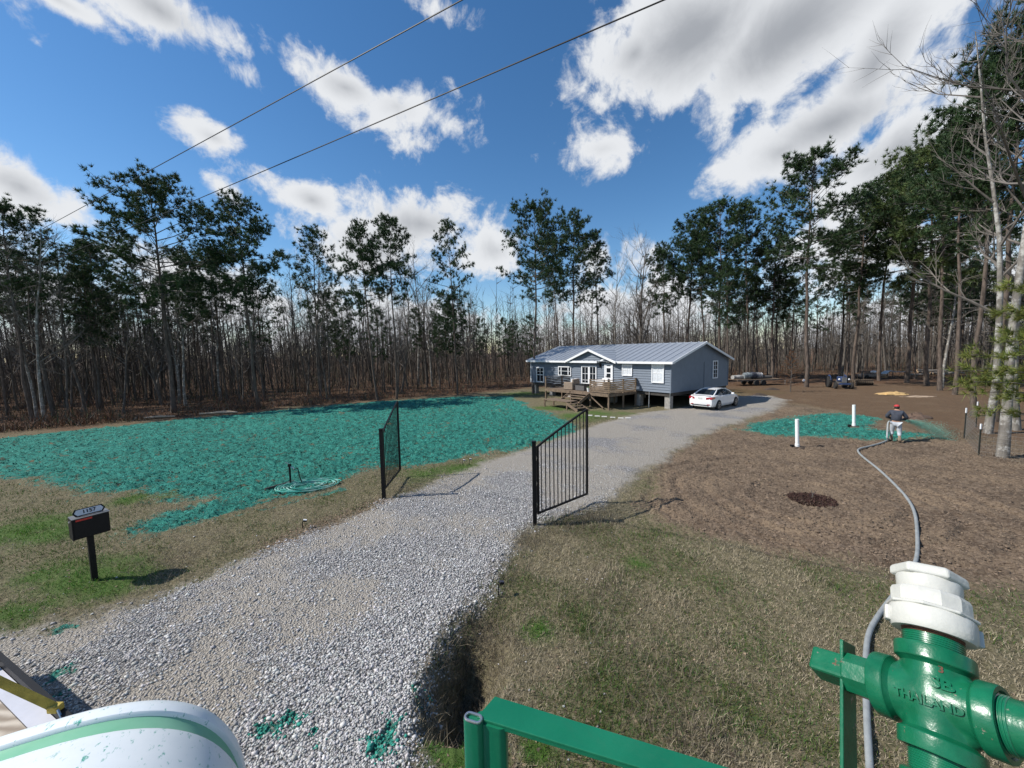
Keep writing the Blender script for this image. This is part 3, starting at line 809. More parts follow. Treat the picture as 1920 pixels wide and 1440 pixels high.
pine_at('thin', 1126, 0, 436, 'feathery pine behind the roof gable', GL, y=53)
pine_at('round', 1247, 0, 462, 'lowest pine at the left end of the right-hand stand', GR, y=58, fat=.9)
pine_at('round', 1283, 0, 412, 'bushy pine behind the ridge end of the roof', GR, y=57)
pine_at('tall', 1322, 0, 440, 'dark pine right above the gable peak', GR, y=56)
pine_at('tall', 1352, 0, 382, 'tall pine just right of the gable with pointed top', GR, y=53)
pine_at('narrow', 1402, 0, 378, 'slender pine left of the tallest central right-hand pine', GR, y=50)
pine_at('round', 1450, 0, 430, 'pine partly hidden left of the big straight pine', GR, y=52)
pine_at('open', 1512, 726, 298, 'big straight pine with bare trunk bearing a white disc, right of the house', GR, rot=.4)
pine_at('tall', 1575, 0, 430, 'pine behind the blue tractor', GR, y=52)
pine_at('round', 1603, 0, 370, 'full dark pine over the tractor trailer', GR, y=48)
pine_at('tall', 1648, 714, 330, 'straight pine between the tractor and the reddish trunk', GR)
pine_at('light', 1700, 718, 290, 'lighter green pine with reddish trunk beside the tarp pile', GR)
pine_at('round', 1742, 0, 300, 'pine with high crown left of the grey trunk row', GR, y=42)
pine_at('light', 1762, 732, 262, 'leafy lighter pine leaning over the clearing edge', GR)
pine_at('tall', 1790, 740, 240, 'tall straight trunk left of the fence corner', GR)
pine_at('open', 1826, 780, 130, 'thick brown trunk rising just behind the fence posts', GR, fat=.85)
pine_at('round', 1868, 790, 40, 'dark tall pine with crown over the top right corner', GR, fat=.8)
pine_at('tall', 1935, 800, 60, 'tall pine trunk at the right picture edge', GR, fat=.8)
gsR = 'pines filling the stand behind the clearing'
for i in range(44):
    u = rt.uniform(1340, 2150); y = rt.uniform(47, 80); k = rt.choice(('tall', 'round', 'narrow', 'thin', 'ragged'))
    pine_at(k, u, 0, 660 - (rt.uniform(15, 20) - 4.4) * F / y, 'tall pine deep in the stand behind the clearing', gsR, y=y, fat=.9)
gsL = 'pines deeper in the left woods'
for i in range(16):
    u = rt.uniform(-250, 560); y = float(np.interp(u, EU, EY)) + rt.uniform(3, 18); k = rt.choice(('tall', 'narrow', 'thin', 'ragged', 'round'))
    pine_at(k, u, 0, 660 - (rt.uniform(10.5, 15) - 4.4) * F / y, 'pine standing deeper in the woods behind the left lawn', gsL, y=y)

for i in range(14):
    u = rt.uniform(560, 1010); y = float(np.interp(u, EU, EY)) + rt.uniform(1, 12)
    pine_at(rt.choice(('ragged', 'thin')), u, 0, 660 - (rt.uniform(8, 12) - 4.4) * F / y, 'smaller ragged evergreen among the bare trees behind the lawn', 'small evergreens in the middle woods', y=y)

# leafless hardwoods: the front ranks as single trees, what lies behind as one wood
for i, (u, vb, vt, lb) in enumerate(((84, 790, 420, 'right one of the pale forked trunks at the far left lawn edge'), (70, 788, 470, 'left one of the pale forked trunks at the far left lawn edge'),
                                     (1880, 858, -130, 'nearest tall pale-barked bare tree at the right edge, twigs over the sky'),
                                     (1852, 812, 40, 'slimmer pale trunk left of the nearest pale tree'), (1905, 806, 20, 'pale speckled trunk just right of the nearest pale tree'),
                                     (1766, 728, 420, 'crooked slim grey trunk at the clearing edge'))):
    p = gp(u, vb); s = at(u, vt, p.y).z / 15
    if i == 2:
        NEAR = make_bare(91, H=15, r0=.115, start=.5, nb=17, mat=M_PALEBARK, sub=8, twig=7, lr=.32)
        plant(NEAR, 'bare_tree', lb, p.x, p.y, s, rot=1.2)
    else:
        plant(PALE[i % 3], 'bare_tree', lb, p.x, p.y, s * .9, sz=s)
p = gp(180, 770); plant(FORKED, 'bare_tree', 'dark many-limbed spreading bare tree left of the broadest pine trunk', p.x + 3.0, p.y + 3, .8)
for u, vt, yy, lb in ((1195, 470, 60, 'pale wispy bare tree rising behind the middle of the roof'), (775, 470, 52, 'grey bare tree between the twin pines and the ragged pine'), (1160, 490, 62, 'bare tree with spread twigs behind the roof gable')):
    q = at(u, vt, yy); plant(FORKED if u == 1195 else PALE[1], 'bare_tree', lb, q.x, yy, q.z / (12 if u == 1195 else 15))
GB1, GB2 = 'leafless trees behind the lawn', 'leafless trees behind the house and clearing'
for i in range(150):
    u = rt.uniform(-330, 2250); e = float(np.interp(u, EU, EY)); y = e + .5 + 17 * rt.random() ** 1.3
    x = (u - 960) / F * y
    left = u < 1000
    h = rt.uniform(9, 16) if left else rt.uniform(11, 17)
    k = BARES[i % 7] if rt.random() < .86 else PALE[i % 3]
    plant(k, 'bare_tree', 'thin leafless tree in the woods ' + next(w for k_, w in ((150, 'at the far left edge of the lawn'), (330, 'between the leftmost pines'), (480, 'between the broadest and the round pine'), (690, 'behind the lawn middle'), (860, 'between the twin pines and the ragged pine'), (1000, 'just left of the house'), (1330, 'seen over the house roof'), (1530, 'behind the loaded trailer'), (1700, 'behind the tractor'), (9999, 'behind the right-hand trunks')) if u < k_), x, y, h / 15, GB1 if left else GB2)

def far_woods():
    n = 7500
    u = rs.uniform(-700, 2700, n); e = np.interp(u, EU, EY); y = e + 9 + np.where(np.arange(n) < 4000, 75 * rs.rand(n) ** 1.1, 60 + 110 * rs.rand(n)); x = (u - 960) / F * y
    h = rs.uniform(7, 17, n) * (1 - .2 * (rs.rand(n) < .3)); r = rs.uniform(.04, .11, n)
    Vs, Ts = [], []; off = 0
    # trunks: three sided, two segments
    a = np.array([0, 2.09, 4.19]); ring = np.stack([np.cos(a), np.sin(a)], 1)
    lx, ly = rs.randn(n) * 1.0 - .3, rs.randn(n) * 1.0
    rows = []
    for f, k in ((0, 1.15), (.5, .75), (1, .12)):
        q = np.zeros((n, 3, 3)); q[:, :, 0] = x[:, None] + (lx * f)[:, None] + ring[None, :, 0] * (r * k)[:, None]
        q[:, :, 1] = y[:, None] + (ly * f)[:, None] + ring[None, :, 1] * (r * k)[:, None]; q[:, :, 2] = (h * f)[:, None] - .1
        rows.append(q)
    V = np.concatenate(rows, 1).reshape(-1, 3); o = (np.arange(n) * 9)[:, None]
    T = []
    for s in (0, 3):
        for k in range(3):
            k2 = (k + 1) % 3
            T.append(o + [s + k, s + k2, s + 3 + k2]); T.append(o + [s + k, s + 3 + k2, s + 3 + k])
    Vs.append(V); Ts.append(np.stack(T, 1).reshape(-1, 3)); off = len(V)
    # limbs and twigs as slim blades
    m = 4000 * 36 + 3500 * 22; i = np.concatenate([rs.randint(0, 4000, 4000 * 36), rs.randint(4000, n, 3500 * 22)]); f = rs.uniform(.22, .97, m)
    p = np.stack([x[i] + lx[i] * f, y[i] + ly[i] * f, h[i] * f], 1)
    an = rs.rand(m) * 6.283; el = rs.uniform(.25, 1.2, m); ln = h[i] * rs.uniform(.08, .32, m) * (1.15 - .7 * f)
    d = np.stack([np.cos(an) * np.cos(el), np.sin(an) * np.cos(el), np.sin(el)], 1)
    s = np.cross(d, rs.randn(m, 3)); s /= np.linalg.norm(s, axis=1)[:, None]; s *= (rs.uniform(.012, .04, m) * np.where(i < 4000, 1, 2.6))[:, None]
    Vs.append(np.stack([p - s, p + s, p + d * ln[:, None]], 1).reshape(-1, 3)); Ts.append(np.arange(m * 3).reshape(-1, 3) + off); off += m * 3
    V = np.concatenate(Vs); T = np.concatenate(Ts)
    tint = np.repeat(rs.uniform(.55, 1.4, n), 9); tint2 = np.repeat(rs.uniform(.6, 1.4, m), 3)
    c = np.concatenate([tint, tint2])[:, None] * np.array([[.105, .092, .078]])
    tag(link('far_woods', np_mesh('far_woods', V, T, attr_mat('wood_mass', 'tint', .9), {'tint': c})), 'deep grey-brown leafless woods behind everything', 'woods', kind='stuff')
far_woods()

def undergrowth():
    n = 110000
    u = rs.uniform(-500, 2500, n); e = np.interp(u, EU, EY); t = rs.rand(n); y = e - 3.0 + 60 * t ** 1.9; x = (u - 960) / F * y
    pat = np.clip(.6 + fbm(x, y, .25, 3, 201) * 1.5, .1, 1.3)
    deep = sstep(0.0, 12, y - e)
    ln = (rs.uniform(.2, .9, n) + deep * rs.uniform(.3, 3.2, n) + sstep(14, 40, y - e) * rs.uniform(1, 6, n)) * pat
    right = sstep(1400, 1500, u)
    ln *= 1 - .55 * right
    an = rs.rand(n) * 6.283; l = rs.uniform(.05, .8, n)
    d = np.stack([np.cos(an) * l, np.sin(an) * l, np.sqrt(1 - l * l)], 1)
    p = np.stack([x, y, np.zeros(n)], 1) + np.stack([rs.randn(n) * .3, rs.randn(n) * .3, (rs.rand(n) < .55) * rs.rand(n) * ln * .8], 1)
    s = np.cross(d, rs.randn(n, 3)); s /= np.linalg.norm(s, axis=1)[:, None]; s *= rs.uniform(.008, .028, n)[:, None]
    V = np.stack([p - s, p + s, p + d * ln[:, None]], 1).reshape(-1, 3)
    red = (rs.rand(n) < .5 * (1 - deep))[:, None]; grn = (rs.rand(n) < .10)[:, None]
    c = np.where(red, np.array([[.16, .075, .04]]), np.array([[.115, .095, .075]])) * rs.uniform(.5, 1.4, (n, 1))
    c = np.where(grn, np.array([[.05, .07, .025]]) * rs.uniform(.6, 1.4, (n, 1)), c)
    tag(link('undergrowth', np_mesh('undergrowth', V, np.arange(n * 3).reshape(-1, 3), attr_mat('brush_stems', 'tint', .9), {'tint': np.repeat(c, 3, 0)})),
        'brown brambles and brush along the foot of the woods', 'undergrowth', kind='stuff')
undergrowth()

# young pine with long yellow-green needles leaning in from the right edge
def young_pine():
    p = gp(2010, 860); p = Vector((p.x * .82, p.y * .82, 0)); o = thing('young_pine', 'young pine with long yellow-green needles reaching in at the right edge', 'tree', (p.x, p.y, 0))
    rng = np.random.RandomState(5); py = random.Random(9); m = MB(); br = MB(); cen = []; dr = []
    m.tube([(0, 0, 0), (.03, .02, 1.5), (-.03, .05, 3.2), (0, 0, 5.0), (.05, 0, 6.4)], [.07, .06, .045, .03, .012], 7)
    for tu, tv in ((1790, 695), (1822, 735), (1850, 640), (1842, 770), (1880, 620), (1815, 665), (1868, 700), (1880, 745), (1905, 585), (1900, 660), (1860, 585), (1925, 700), (1840, 720), (1800, 715), (1935, 620), (1890, 540)):
        yy = p.y + py.uniform(-.5, .5); e = at(tu, tv, yy) - p; b0 = Vector((0, 0, max(.8, e.z - py.uniform(.15, .6))))
        mid = b0.lerp(e, .55) + Vector((0, 0, .1)); br.tube([b0, mid, e], [.024, .015, .007], 4, False)
        d = (e - mid).normalized()
        for k in range(18):
            f = py.uniform(.45, 1.03); q = mid.lerp(e, (f - .45) / .55) + Vector((py.gauss(0, .09), py.gauss(0, .09), py.gauss(0, .08)))
            cen.append(tuple(q)); dr.append(tuple((d + Vector((py.gauss(0, .3), py.gauss(0, .3), .35))).normalized()))
    m.build('trunk', M_PINEBARK, o, 60); br.build('limbs', M_TWIG, o)['kind'] = 'stuff'
    V, T, C = needles(cen, dr, rng, 34, (.18, .32), .013, (.19, .235, .055), .75)
    link('crown', np_mesh('crown', V, T, M_NEEDLE, {'tint': C}), o)['kind'] = 'stuff'
young_pine()

# reddish-brown sapling right of the house
def sapling():
    p = gp(1482, 735); o = thing('cypress_sapling', 'rusty brown feathery sapling left of the big straight pine', 'tree', (p.x, p.y, 0))
    rng = np.random.RandomState(3); py = random.Random(3); m = MB(); cen = []; dr = []
    m.tube([(0, 0, 0), (.05, 0, 2), (0, .05, 4.2)], [.05, .03, .01], 6)
    br = MB()
    for i in range(44):
        t = i / 44; z = .6 + 3.5 * t; az = i * 2.4; ln = 1.25 * (1 - t) ** .8 * py.uniform(.7, 1.1) + .1
        e = Vector((math.cos(az) * ln, math.sin(az) * ln, z + .25 * ln)); br.tube([(0, 0, z - .05), e], [.012, .004], 3, False)
        for k in range(12):
            f = py.uniform(.2, 1); cen.append(tuple(Vector((0, 0, z)).lerp(e, f))); dr.append((math.cos(az), math.sin(az), -.2))
    m.build('trunk', M_BARK, o, 60); br.build('limbs', M_TWIG, o)['kind'] = 'stuff'
    V, T, C = needles(cen, dr, rng, 9, (.06, .16), .016, (.17, .085, .035), .9)
    link('crown', np_mesh('crown', V, T, M_NEEDLE, {'tint': C}), o)['kind'] = 'stuff'
sapling()
# ------------------------------------------------------------------ house
M_SIDING = pmat('blue_grey_siding', (.15, .18, .222), .55, .06, 3, bump=.05)
M_WHITE = pmat('white_trim', (.78, .79, .80), .5, .04, 4)
M_ROOF = pmat('galvanised_roof', (.42, .45, .49), .38, .08, 2.5, metal=.45, spec=.5)
M_BLOCK = pmat('concrete_block', (.30, .285, .26), .9, .22, 6, bump=.4)
M_DARKW = pmat('weathered_deck_wood', (.16, .115, .078), .8, .35, 5, bump=.3)
M_TANW = pmat('raw_and_sunlit_wood', (.46, .31, .185), .7, .2, 5, bump=.2)  # raw wood tan, also the sunlit tone painted into the right railing
M_BEAM_SHADE = pmat('dark_and_shaded_wood', (.05, .045, .04), .8, .2, 4)  # dark timber, also the shade painted into the left railing slats
M_GLASS, _nt, _b = new_mat('dark_window_glass')
_b.inputs['Base Color'].default_value = (.015, .02, .025, 1); _b.inputs['Roughness'].default_value = .04; _b.inputs['Specular IOR Level'].default_value = .7
M_CURTAIN = pmat('white_curtain', (.62, .65, .68), .25, .12, 9, coat=.6)
M_BLACK = pmat('black_paint', (.008, .008, .009), .55, .2, 8, spec=.25)
M_STEEL = pmat('bright_steel', (.55, .55, .56), .35, .15, 9, metal=.9)

HL, HD, ZB, ZT = 15.8, 8.8, 1.21, 3.54
HROT = R(-53)
HX = Vector((math.cos(HROT), math.sin(HROT), 0)); HY = Vector((-math.sin(HROT), math.cos(HROT), 0))
HN = gp(1257, 768); HO = HN - HX * HL
def to_house(p): q = p - HO; return Vector((q.dot(HX), q.dot(HY), p.z))
def hpx(x, y, z=0):
    p = HO + HX * x + HY * y + Vector((0, 0, z)); q = CR.transposed() @ (p - Vector((0, 0, CAM_H)))
    return 960 - q.x / q.z * F, 720 + q.y / q.z * F
def on_plane(u, v, n, d):
    r = ray(u, v); c = Vector((0, 0, CAM_H)); t = (d - (c - HO).dot(n)) / r.dot(n); return to_house(c + r * t)
def front(u, v): p = on_plane(u, v, HY, 0); return p.x, p.z
def gable(u, v): p = on_plane(u, v, HX, HL); return p.y, p.z

house = thing('house', 'long blue-grey sided house on concrete piers with metal roof', 'house', HO, HROT)
SL = .302; ZR = ZT + SL * HD / 2
def siding(mb, fx, w, z0, z1, steps, top=None):
    """lapped boards; fx(s, out, z) maps run, stand-off and height to house space"""
    dz = (z1 - z0) / steps
    for i in range(steps):
        a, b = z0 + i * dz, z0 + (i + 1) * dz
        s0, s1 = (0, w) if top is None else top(a); t0, t1 = (0, w) if top is None else top(b)
        if s1 - s0 < .02: break
        if t1 < t0: t0 = t1 = (s0 + s1) / 2
        vs = [fx(s0, .045, a), fx(s1, .045, a), fx(t1, .008, b), fx(t0, .008, b), fx(s0, 0, a), fx(s1, 0, a)]
        mb.add(vs, [(0, 1, 2, 3), (4, 5, 1, 0)])
mb = MB(); mb.prism([(0, ZB), (HD, ZB), (HD, ZT), (HD / 2, ZR), (0, ZT)], 0, HL, Matrix(((0, 0, 1, 0), (1, 0, 0, 0), (0, 1, 0, 0), (0, 0, 0, 1))))
mb.build('wall_core', M_SIDING, house)
mb = MB(); siding(mb, lambda s, o, z: (s, -o - .002, z), HL, ZB, ZT, 12); mb.build('front_siding', M_SIDING, house)
tri = lambda z: (0, HD) if z <= ZT else ((z - ZT) / SL, HD - (z - ZT) / SL)
mb = MB(); siding(mb, lambda s, o, z: (HL + o + .002, s, z), HD, ZB, ZR, 19, tri); mb.build('gable_siding', M_SIDING, house)
mb = MB(); siding(mb, lambda s, o, z: (-o - .002, HD - s, z), HD, ZB, ZR, 19, lambda z: (HD - tri(z)[1], HD - tri(z)[0])); mb.build('gable_siding', M_SIDING, house)
mb = MB(); siding(mb, lambda s, o, z: (HL - s, HD + o + .002, z), HL, ZB, ZT, 12); mb.build('rear_siding', M_SIDING, house)
for x, y in ((HL + .012, -.012), (-.012, -.012), (HL + .012, HD + .012), (-.012, HD + .012)):
    MB().box((x, y, (ZB + ZT) / 2), (.09, .09, ZT - ZB)).build('corner_trim', M_SIDING if x > 1 else M_WHITE, house)
MB().box((HL / 2, HD / 2, ZB - .13), (HL - .1, HD - .1, .26)).build('floor_frame', M_BEAM_SHADE, house)
yb, zb_ = gable(1318.5, 728); MB().box((HL + .05, yb, 2.3), (.03, .04, 2.1)).build('conduit', M_SIDING, house)
# roof
roof = MB().box((HL / 2, HD / 2, ZR + .02), (HL + .6, .32, .035)).build('roof', M_ROOF, house)
def panel_mesh(w, ln):
    m = MB(); m.box((w / 2, ln / 2, 0), (w - .012, ln, .022))
    for f, h in ((.06, .045), (.36, .016), (.66, .016)): m.prism([(w * f - .032, .011), (w * f + .032, .011), (w * f + .014, .011 + h), (w * f - .014, .011 + h)], 0, ln, Matrix(((1, 0, 0, 0), (0, 0, 1, 0), (0, 1, 0, 0), (0, 0, 0, 1))))
    return m.mesh('roof_panel', M_ROOF)
PN = 27; PW = (HL + .7) / PN; ang = math.atan(SL); LNS = (HD / 2 + .4) / math.cos(ang)
pm = panel_mesh(PW, LNS)
for i in range(PN):
    o = link('roof_panel', pm, roof); o.location = (-.35 + i * PW, -.4, ZT - .4 * SL + .06); o.rotation_euler = (ang, 0, 0)
    o = link('roof_panel', pm, roof); o.location = (-.35 + (i + 1) * PW, HD + .4, ZT - .4 * SL + .06); o.rotation_euler = Euler((ang, 0, math.pi), 'XYZ')
# white eaves and rakes
xa, _ = front(1069, 682); xb, _ = front(1157, 680); x25, _ = front(1125, 682); x38, z38 = front(1138, 672)
xm, za = front(1108, 656); xm = (xa + xb) / 2; ZE = ZT - .05
for a, b in ((-.35, x25), (xb, HL + .35)):
    MB().box(((a + b) / 2, -.41, ZT - .4 * SL + .0), (b - a, .03, .17)).build('fascia', M_WHITE, house)
    MB().box(((a + b) / 2, -.21, ZT - .4 * SL - .06), (b - a, .38, .02)).build('soffit', M_WHITE, house)
for x in (-.36, HL + .36):
    for s in (1, -1):
        y0 = -.4 if s > 0 else HD + .4
        MB().bar((x, y0, ZT - .4 * SL + .0), (x, HD / 2, ZR - .0), .03, .17).build('rake_board', M_WHITE, house)
# front cross gable over the entrance
yb_ = (za - ZT) / SL + .2
dz_ = za - ZE
for sx, xe in ((-1, xa - .25), (1, xb + .25)):
    m = MB(); ze = ZE - .06; t = .04
    vs = [(xm, -.5, za + .05), (xe, -.5, ze), (xe, -.15, ze), (xm, yb_, za + .05)]
    vs += [(x, y, z + t) for x, y, z in vs]
    m.add(vs, [(0, 1, 2, 3), (7, 6, 5, 4), (0, 4, 5, 1), (1, 5, 6, 2), (2, 6, 7, 3), (3, 7, 4, 0)])
    g = m.build('gable_roof', M_ROOF, house)
    for k in range(1, 6):
        f = k / 6.0; a = Vector(vs[4]).lerp(Vector(vs[5]), f); b = Vector(vs[7]).lerp(Vector(vs[6]), f)
        MB().bar(a, b, .05, .04).build('rib', M_ROOF, g)
    MB().bar((xm - sx * .02, -.52, za + .0), (xe, -.52, ze - .04), .04, .18).build('rake_board', M_WHITE, house)
m = MB(); m.prism([(xa, ZE), (x25, ZE), (x38, max(z38, ZE + .25)), (xm, za)], .02, .20, Matrix(((1, 0, 0, 0), (0, 0, -1, 0), (0, 1, 0, 0), (0, 0, 0, 1)))); m.build('pediment', M_SIDING, house)
m = MB(); siding(m, lambda s, o, z: (s, -.205 - o, z), 0, ZE + .02, za - .03, 6, lambda z: (xa + (z - ZE) / (za - ZE) * (xm - xa) + .05, min(xb - (z - ZE) / (za - ZE) * (xb - xm), x25 + (z - ZE) * .8 + .1))); m.build('pediment_siding', M_SIDING, house)
MB().bar((xa - .1, -.25, ZE - .06), (x25, -.25, ZE - .06), .1, .14).build('pediment_trim', M_WHITE, house)
MB().bar((x25, -.26, ZE - .06), (x38 + .1, -.26, max(z38, ZE + .25) - .02), .1, .12).build('pediment_trim', M_WHITE, house)
# windows and doors
def window(nm, P, rect, bars=(), mull=(), pane=M_GLASS, t=.07, parent=house, lab=None):
    """P(s, out, z) maps facade coordinates to house space"""
    s0, s1, z0, z1 = rect
    if s1 < s0: s0, s1 = s1, s0
    if z1 < z0: z0, z1 = z1, z0
    def slab(m, a0, a1, c0, c1, o0, o1):
        vs = [P(a, o, c) for o in (o0, o1) for c in (c0, c1) for a in (a0, a1)]
        m.add(vs, [(0, 1, 3, 2), (4, 6, 7, 5), (0, 4, 5, 1), (2, 3, 7, 6), (0, 2, 6, 4), (1, 5, 7, 3)])
    m = MB()
    slab(m, s0 - t, s0, z0 - t, z1 + t, .005, .07); slab(m, s1, s1 + t, z0 - t, z1 + t, .005, .07)
    slab(m, s0, s1, z1, z1 + t, .005, .068); slab(m, s0, s1, z0 - t, z0, .005, .075)
    fr = m.build(nm, M_WHITE, house)
    if lab: fr['label'] = lab
    m = MB(); slab(m, s0, s1, z0, z1, .012, .032); m.build('pane', pane, fr)
    for f, w in bars:
        zc = z0 + (z1 - z0) * f; m = MB(); slab(m, s0, s1, zc - w / 2, zc + w / 2, .02, .05); m.build('sash_bar', M_WHITE, fr)
    for f, w in mull:
        sc = s0 + (s1 - s0) * f; m = MB(); slab(m, sc - w / 2, sc + w / 2, z0, z1, .022, .054); m.build('muntin', M_WHITE, fr)
    return fr
FP = lambda s, o, z: (s, -.045 - o, z)
GP = lambda s, o, z: (HL + .045 + o, s, z)
def frect(u0, v0, u1, v1): a, b = front(u0, v0), front(u1, v1); um = front((u0 + u1) / 2, v0), front((u0 + u1) / 2, v1); return a[0], b[0], um[1][1], um[0][1]
window('window', FP, frect(1008, 690, 1020, 715), ((.5, .06), (.75, .025)), ((.5, .03),), t=.08)
window('window', FP, frect(1049, 688.5, 1071, 703), ((.5, .03),), ((.2, .09), (.8, .09)), t=.08, lab='wide three-part window with dark middle pane')
zdk = ZB + .02
r = frect(1093, 688, 1104, 703); window('french_door', FP, (r[0], r[1], zdk, r[3]), ((.33, .03), (.66, .03), (.12, .22)), ((.5, .03),), t=.1)
r2 = frect(1107, 688, 1118, 703); window('french_door', FP, (max(r2[0], r[1] + .22), r2[1], zdk, r2[3]), ((.33, .03), (.66, .03), (.12, .22)), ((.5, .03),), t=.1)
r3 = frect(1136.5, 685, 1148.5, 700); fd = window('front_door', FP, (r3[0], r3[1], zdk, r3[3]), ((.30, .6), (.92, .16), (.66, .08)), ((.08, .14), (.92, .14)), t=.1)
MB().ball((r3[0] + .08, -.12, zdk + 1.0), .035).build('handle', M_BLACK, fd)
window('window', FP, frect(1169, 685, 1185, 703), ((.5, .04),), ((.5, .02),), M_CURTAIN, t=.07)
window('window', FP, frect(1225, 683, 1244, 716), ((.5, .05),), ((.5, .018),), M_CURTAIN, t=.08, lab='large window with white curtains next to the house corner')
a, b = gable(1336, 678), gable(1342.5, 707); window('window', GP, (a[0], b[0], b[1], a[1]), ((.5, .05), (.25, .02), (.75, .02)), ((.5, .02),), t=.08)
x, z = front(1127, 686); m = MB(); m.box((x, -.10, z), (.12, .12, .2)); m.prism([(x - .1, 0), (x + .1, 0), (x, .12)], .03, .2, Matrix(((1, 0, 0, 0), (0, 0, -1, 0), (0, 1, 0, z + .1), (0, 0, 0, 1)))); m.build('wall_lantern', M_BLACK, house)
x, z = front(1142, 678); m = MB(); m.box((x, -.08, z), (.2, .1, .12)); m.ball((x - .1, -.16, z - .02), .07); m.ball((x + .1, -.16, z - .02), .07); m.build('flood_light', M_WHITE, house)
x, z = front(1197, 727); MB().box((x, -.08, z), (.22, .1, .22)).build('outlet_box', M_WHITE, house)
# piers
for j, y in enumerate((.35, HD / 2, HD - .35)):
    for i in range(7):
        x = .35 + i * (HL - .7) / 6; m = MB()
        for k in range(5): m.box((x, y, .1 + k * .19), (.42 - .004 * (k % 2), .42 - .004 * (k % 2), .186))
        m.box((x, y, 1.0), (.46, .46, .12)); m.build('pier', M_BLOCK, house)
for i in range(4): MB().box((HL / 2, HD - .06, .15 + .24 * i), (HL - .2, .03, .23)).build('added_dark_board', M_BEAM_SHADE, house)  # dark boards added at the back to keep the space underneath dark
m = MB(); m.tube([(HL - 1.75, -.02, ZB), (HL - 1.7, -.15, .0)], .03, 6); m.tube([(HL - .02, -.05, ZB), (HL - .02, -.05, 0)], .025, 6); m.build('drain_pipe', M_STEEL, house)

# ------------------------------------------------------------------ deck with stairs
DP = 3.4
def solve_x(u): return min((abs(hpx(x / 50, -DP, 0)[0] - u), x / 50) for x in range(0, 800))[1]
dx0, dx1 = solve_x(1023), solve_x(1140.5); ZD = ZB - .03
deck = thing('deck', 'raised wooden deck with slatted railings in front of the house', 'deck', HO, HROT)
nb_ = int((dx1 - dx0) / .145)
bm_ = MB().box((0, 0, 0), (.138, DP - .06, .035)).mesh('floor_board', M_DARKW)
for i in range(nb_): link('floor_board', bm_, deck, (dx0 + .07 + i * .145, -DP / 2 - .05, ZD))
for y in (-DP, -.2): MB().box(((dx0 + dx1) / 2, y, ZD - .12), (dx1 - dx0, .045, .2)).build('rim_joist', M_DARKW, deck)
for x in (dx0, dx1): MB().box((x, -DP / 2, ZD - .13), (.045, DP - .1, .2)).build('rim_joist', M_DARKW, deck)
su0 = solve_x(1070); su1 = solve_x(1106)
posts = [(dx0, -DP, 1), (dx1, -DP, 1), (su1, -DP, 1), (dx0, -DP * .42, 1), (dx1, -DP * .5, 1), (dx1, -.15, 1), (su0, -DP, 0), (su1, -.5, 0)]
for x, y, up in posts:
    z1 = ZD + (1.0 if up else 0); MB().box((x, y + .05, z1 / 2 - .02), (.1, .1, z1 + .04)).build('post', M_DARKW, deck)
def rail(p, q, n, mat, cap=True):
    for i in range(n):
        z = ZD + .12 + i * .86 / n; MB().bar((p[0], p[1], z), (q[0], q[1], z), .025, .10).build('rail_slat', mat, deck)
    if cap: MB().bar((p[0], p[1], ZD + 1.01), (q[0], q[1], ZD + 1.01), .12, .04).build('rail_cap', M_DARKW, deck)
rail((dx0 - .06, -DP), (dx0 - .06, -.3), 6, M_BEAM_SHADE)  # backlit slats: their shade is put into a darker wood colour
rail((su1, -DP - .02), (dx1, -DP - .02), 6, M_DARKW)
rail((dx1 + .06, -DP), (dx1 + .06, -.1), 6, M_TANW)  # sunlit slats: the sunshine is put into a paler wood colour
m = MB(); m.bar((dx1, -DP, .1), (su1 + .3, -DP + 1.6, ZD - .2), .04, .09); m.bar((su1, -DP, ZD - .25), (su1 + 1.3, -DP, .1), .04, .09); m.build('brace', M_DARKW, deck)
# upper flight, landing, lower flight
ZL = .58
for i in range(3):
    z = ZD - (i + 1) * (ZD - ZL) / 4; MB().box(((su0 + su1) / 2, -DP - .18 - i * .28, z), (su1 - su0, .27, .045)).build('tread', M_DARKW, deck)
for x in (su0, su1): MB().bar((x, -DP - .03, ZD - .12), (x, -DP - 1.15, ZL - .1), .045, .22).build('stringer', M_DARKW, deck)
lx0, lx1 = su0 - .9, su1 - .35; ly = -DP - 1.0
for i in range(8): MB().box(((lx0 + lx1) / 2, ly - .08 - i * .145, ZL), (lx1 - lx0, .138, .04)).build('landing_board', M_DARKW, deck)
for x in (lx0 + .05, lx1 - .05):
    for y in (ly - .1, ly - 1.08): MB().box((x, y, ZL / 2 - .03), (.09, .09, ZL)).build('post', M_DARKW, deck)
for i in range(3):
    z = ZL - (i + 1) * ZL / 4; MB().box((lx1 + .16 + i * .28, ly - .58, z), (.27, 1.15, .045)).build('tread', M_DARKW, deck)
for y in (ly - .02, ly - 1.14): MB().bar((lx1 - .02, y, ZL - .12), (lx1 + 1.05, y, .02), .045, .2).build('stringer', M_DARKW, deck)

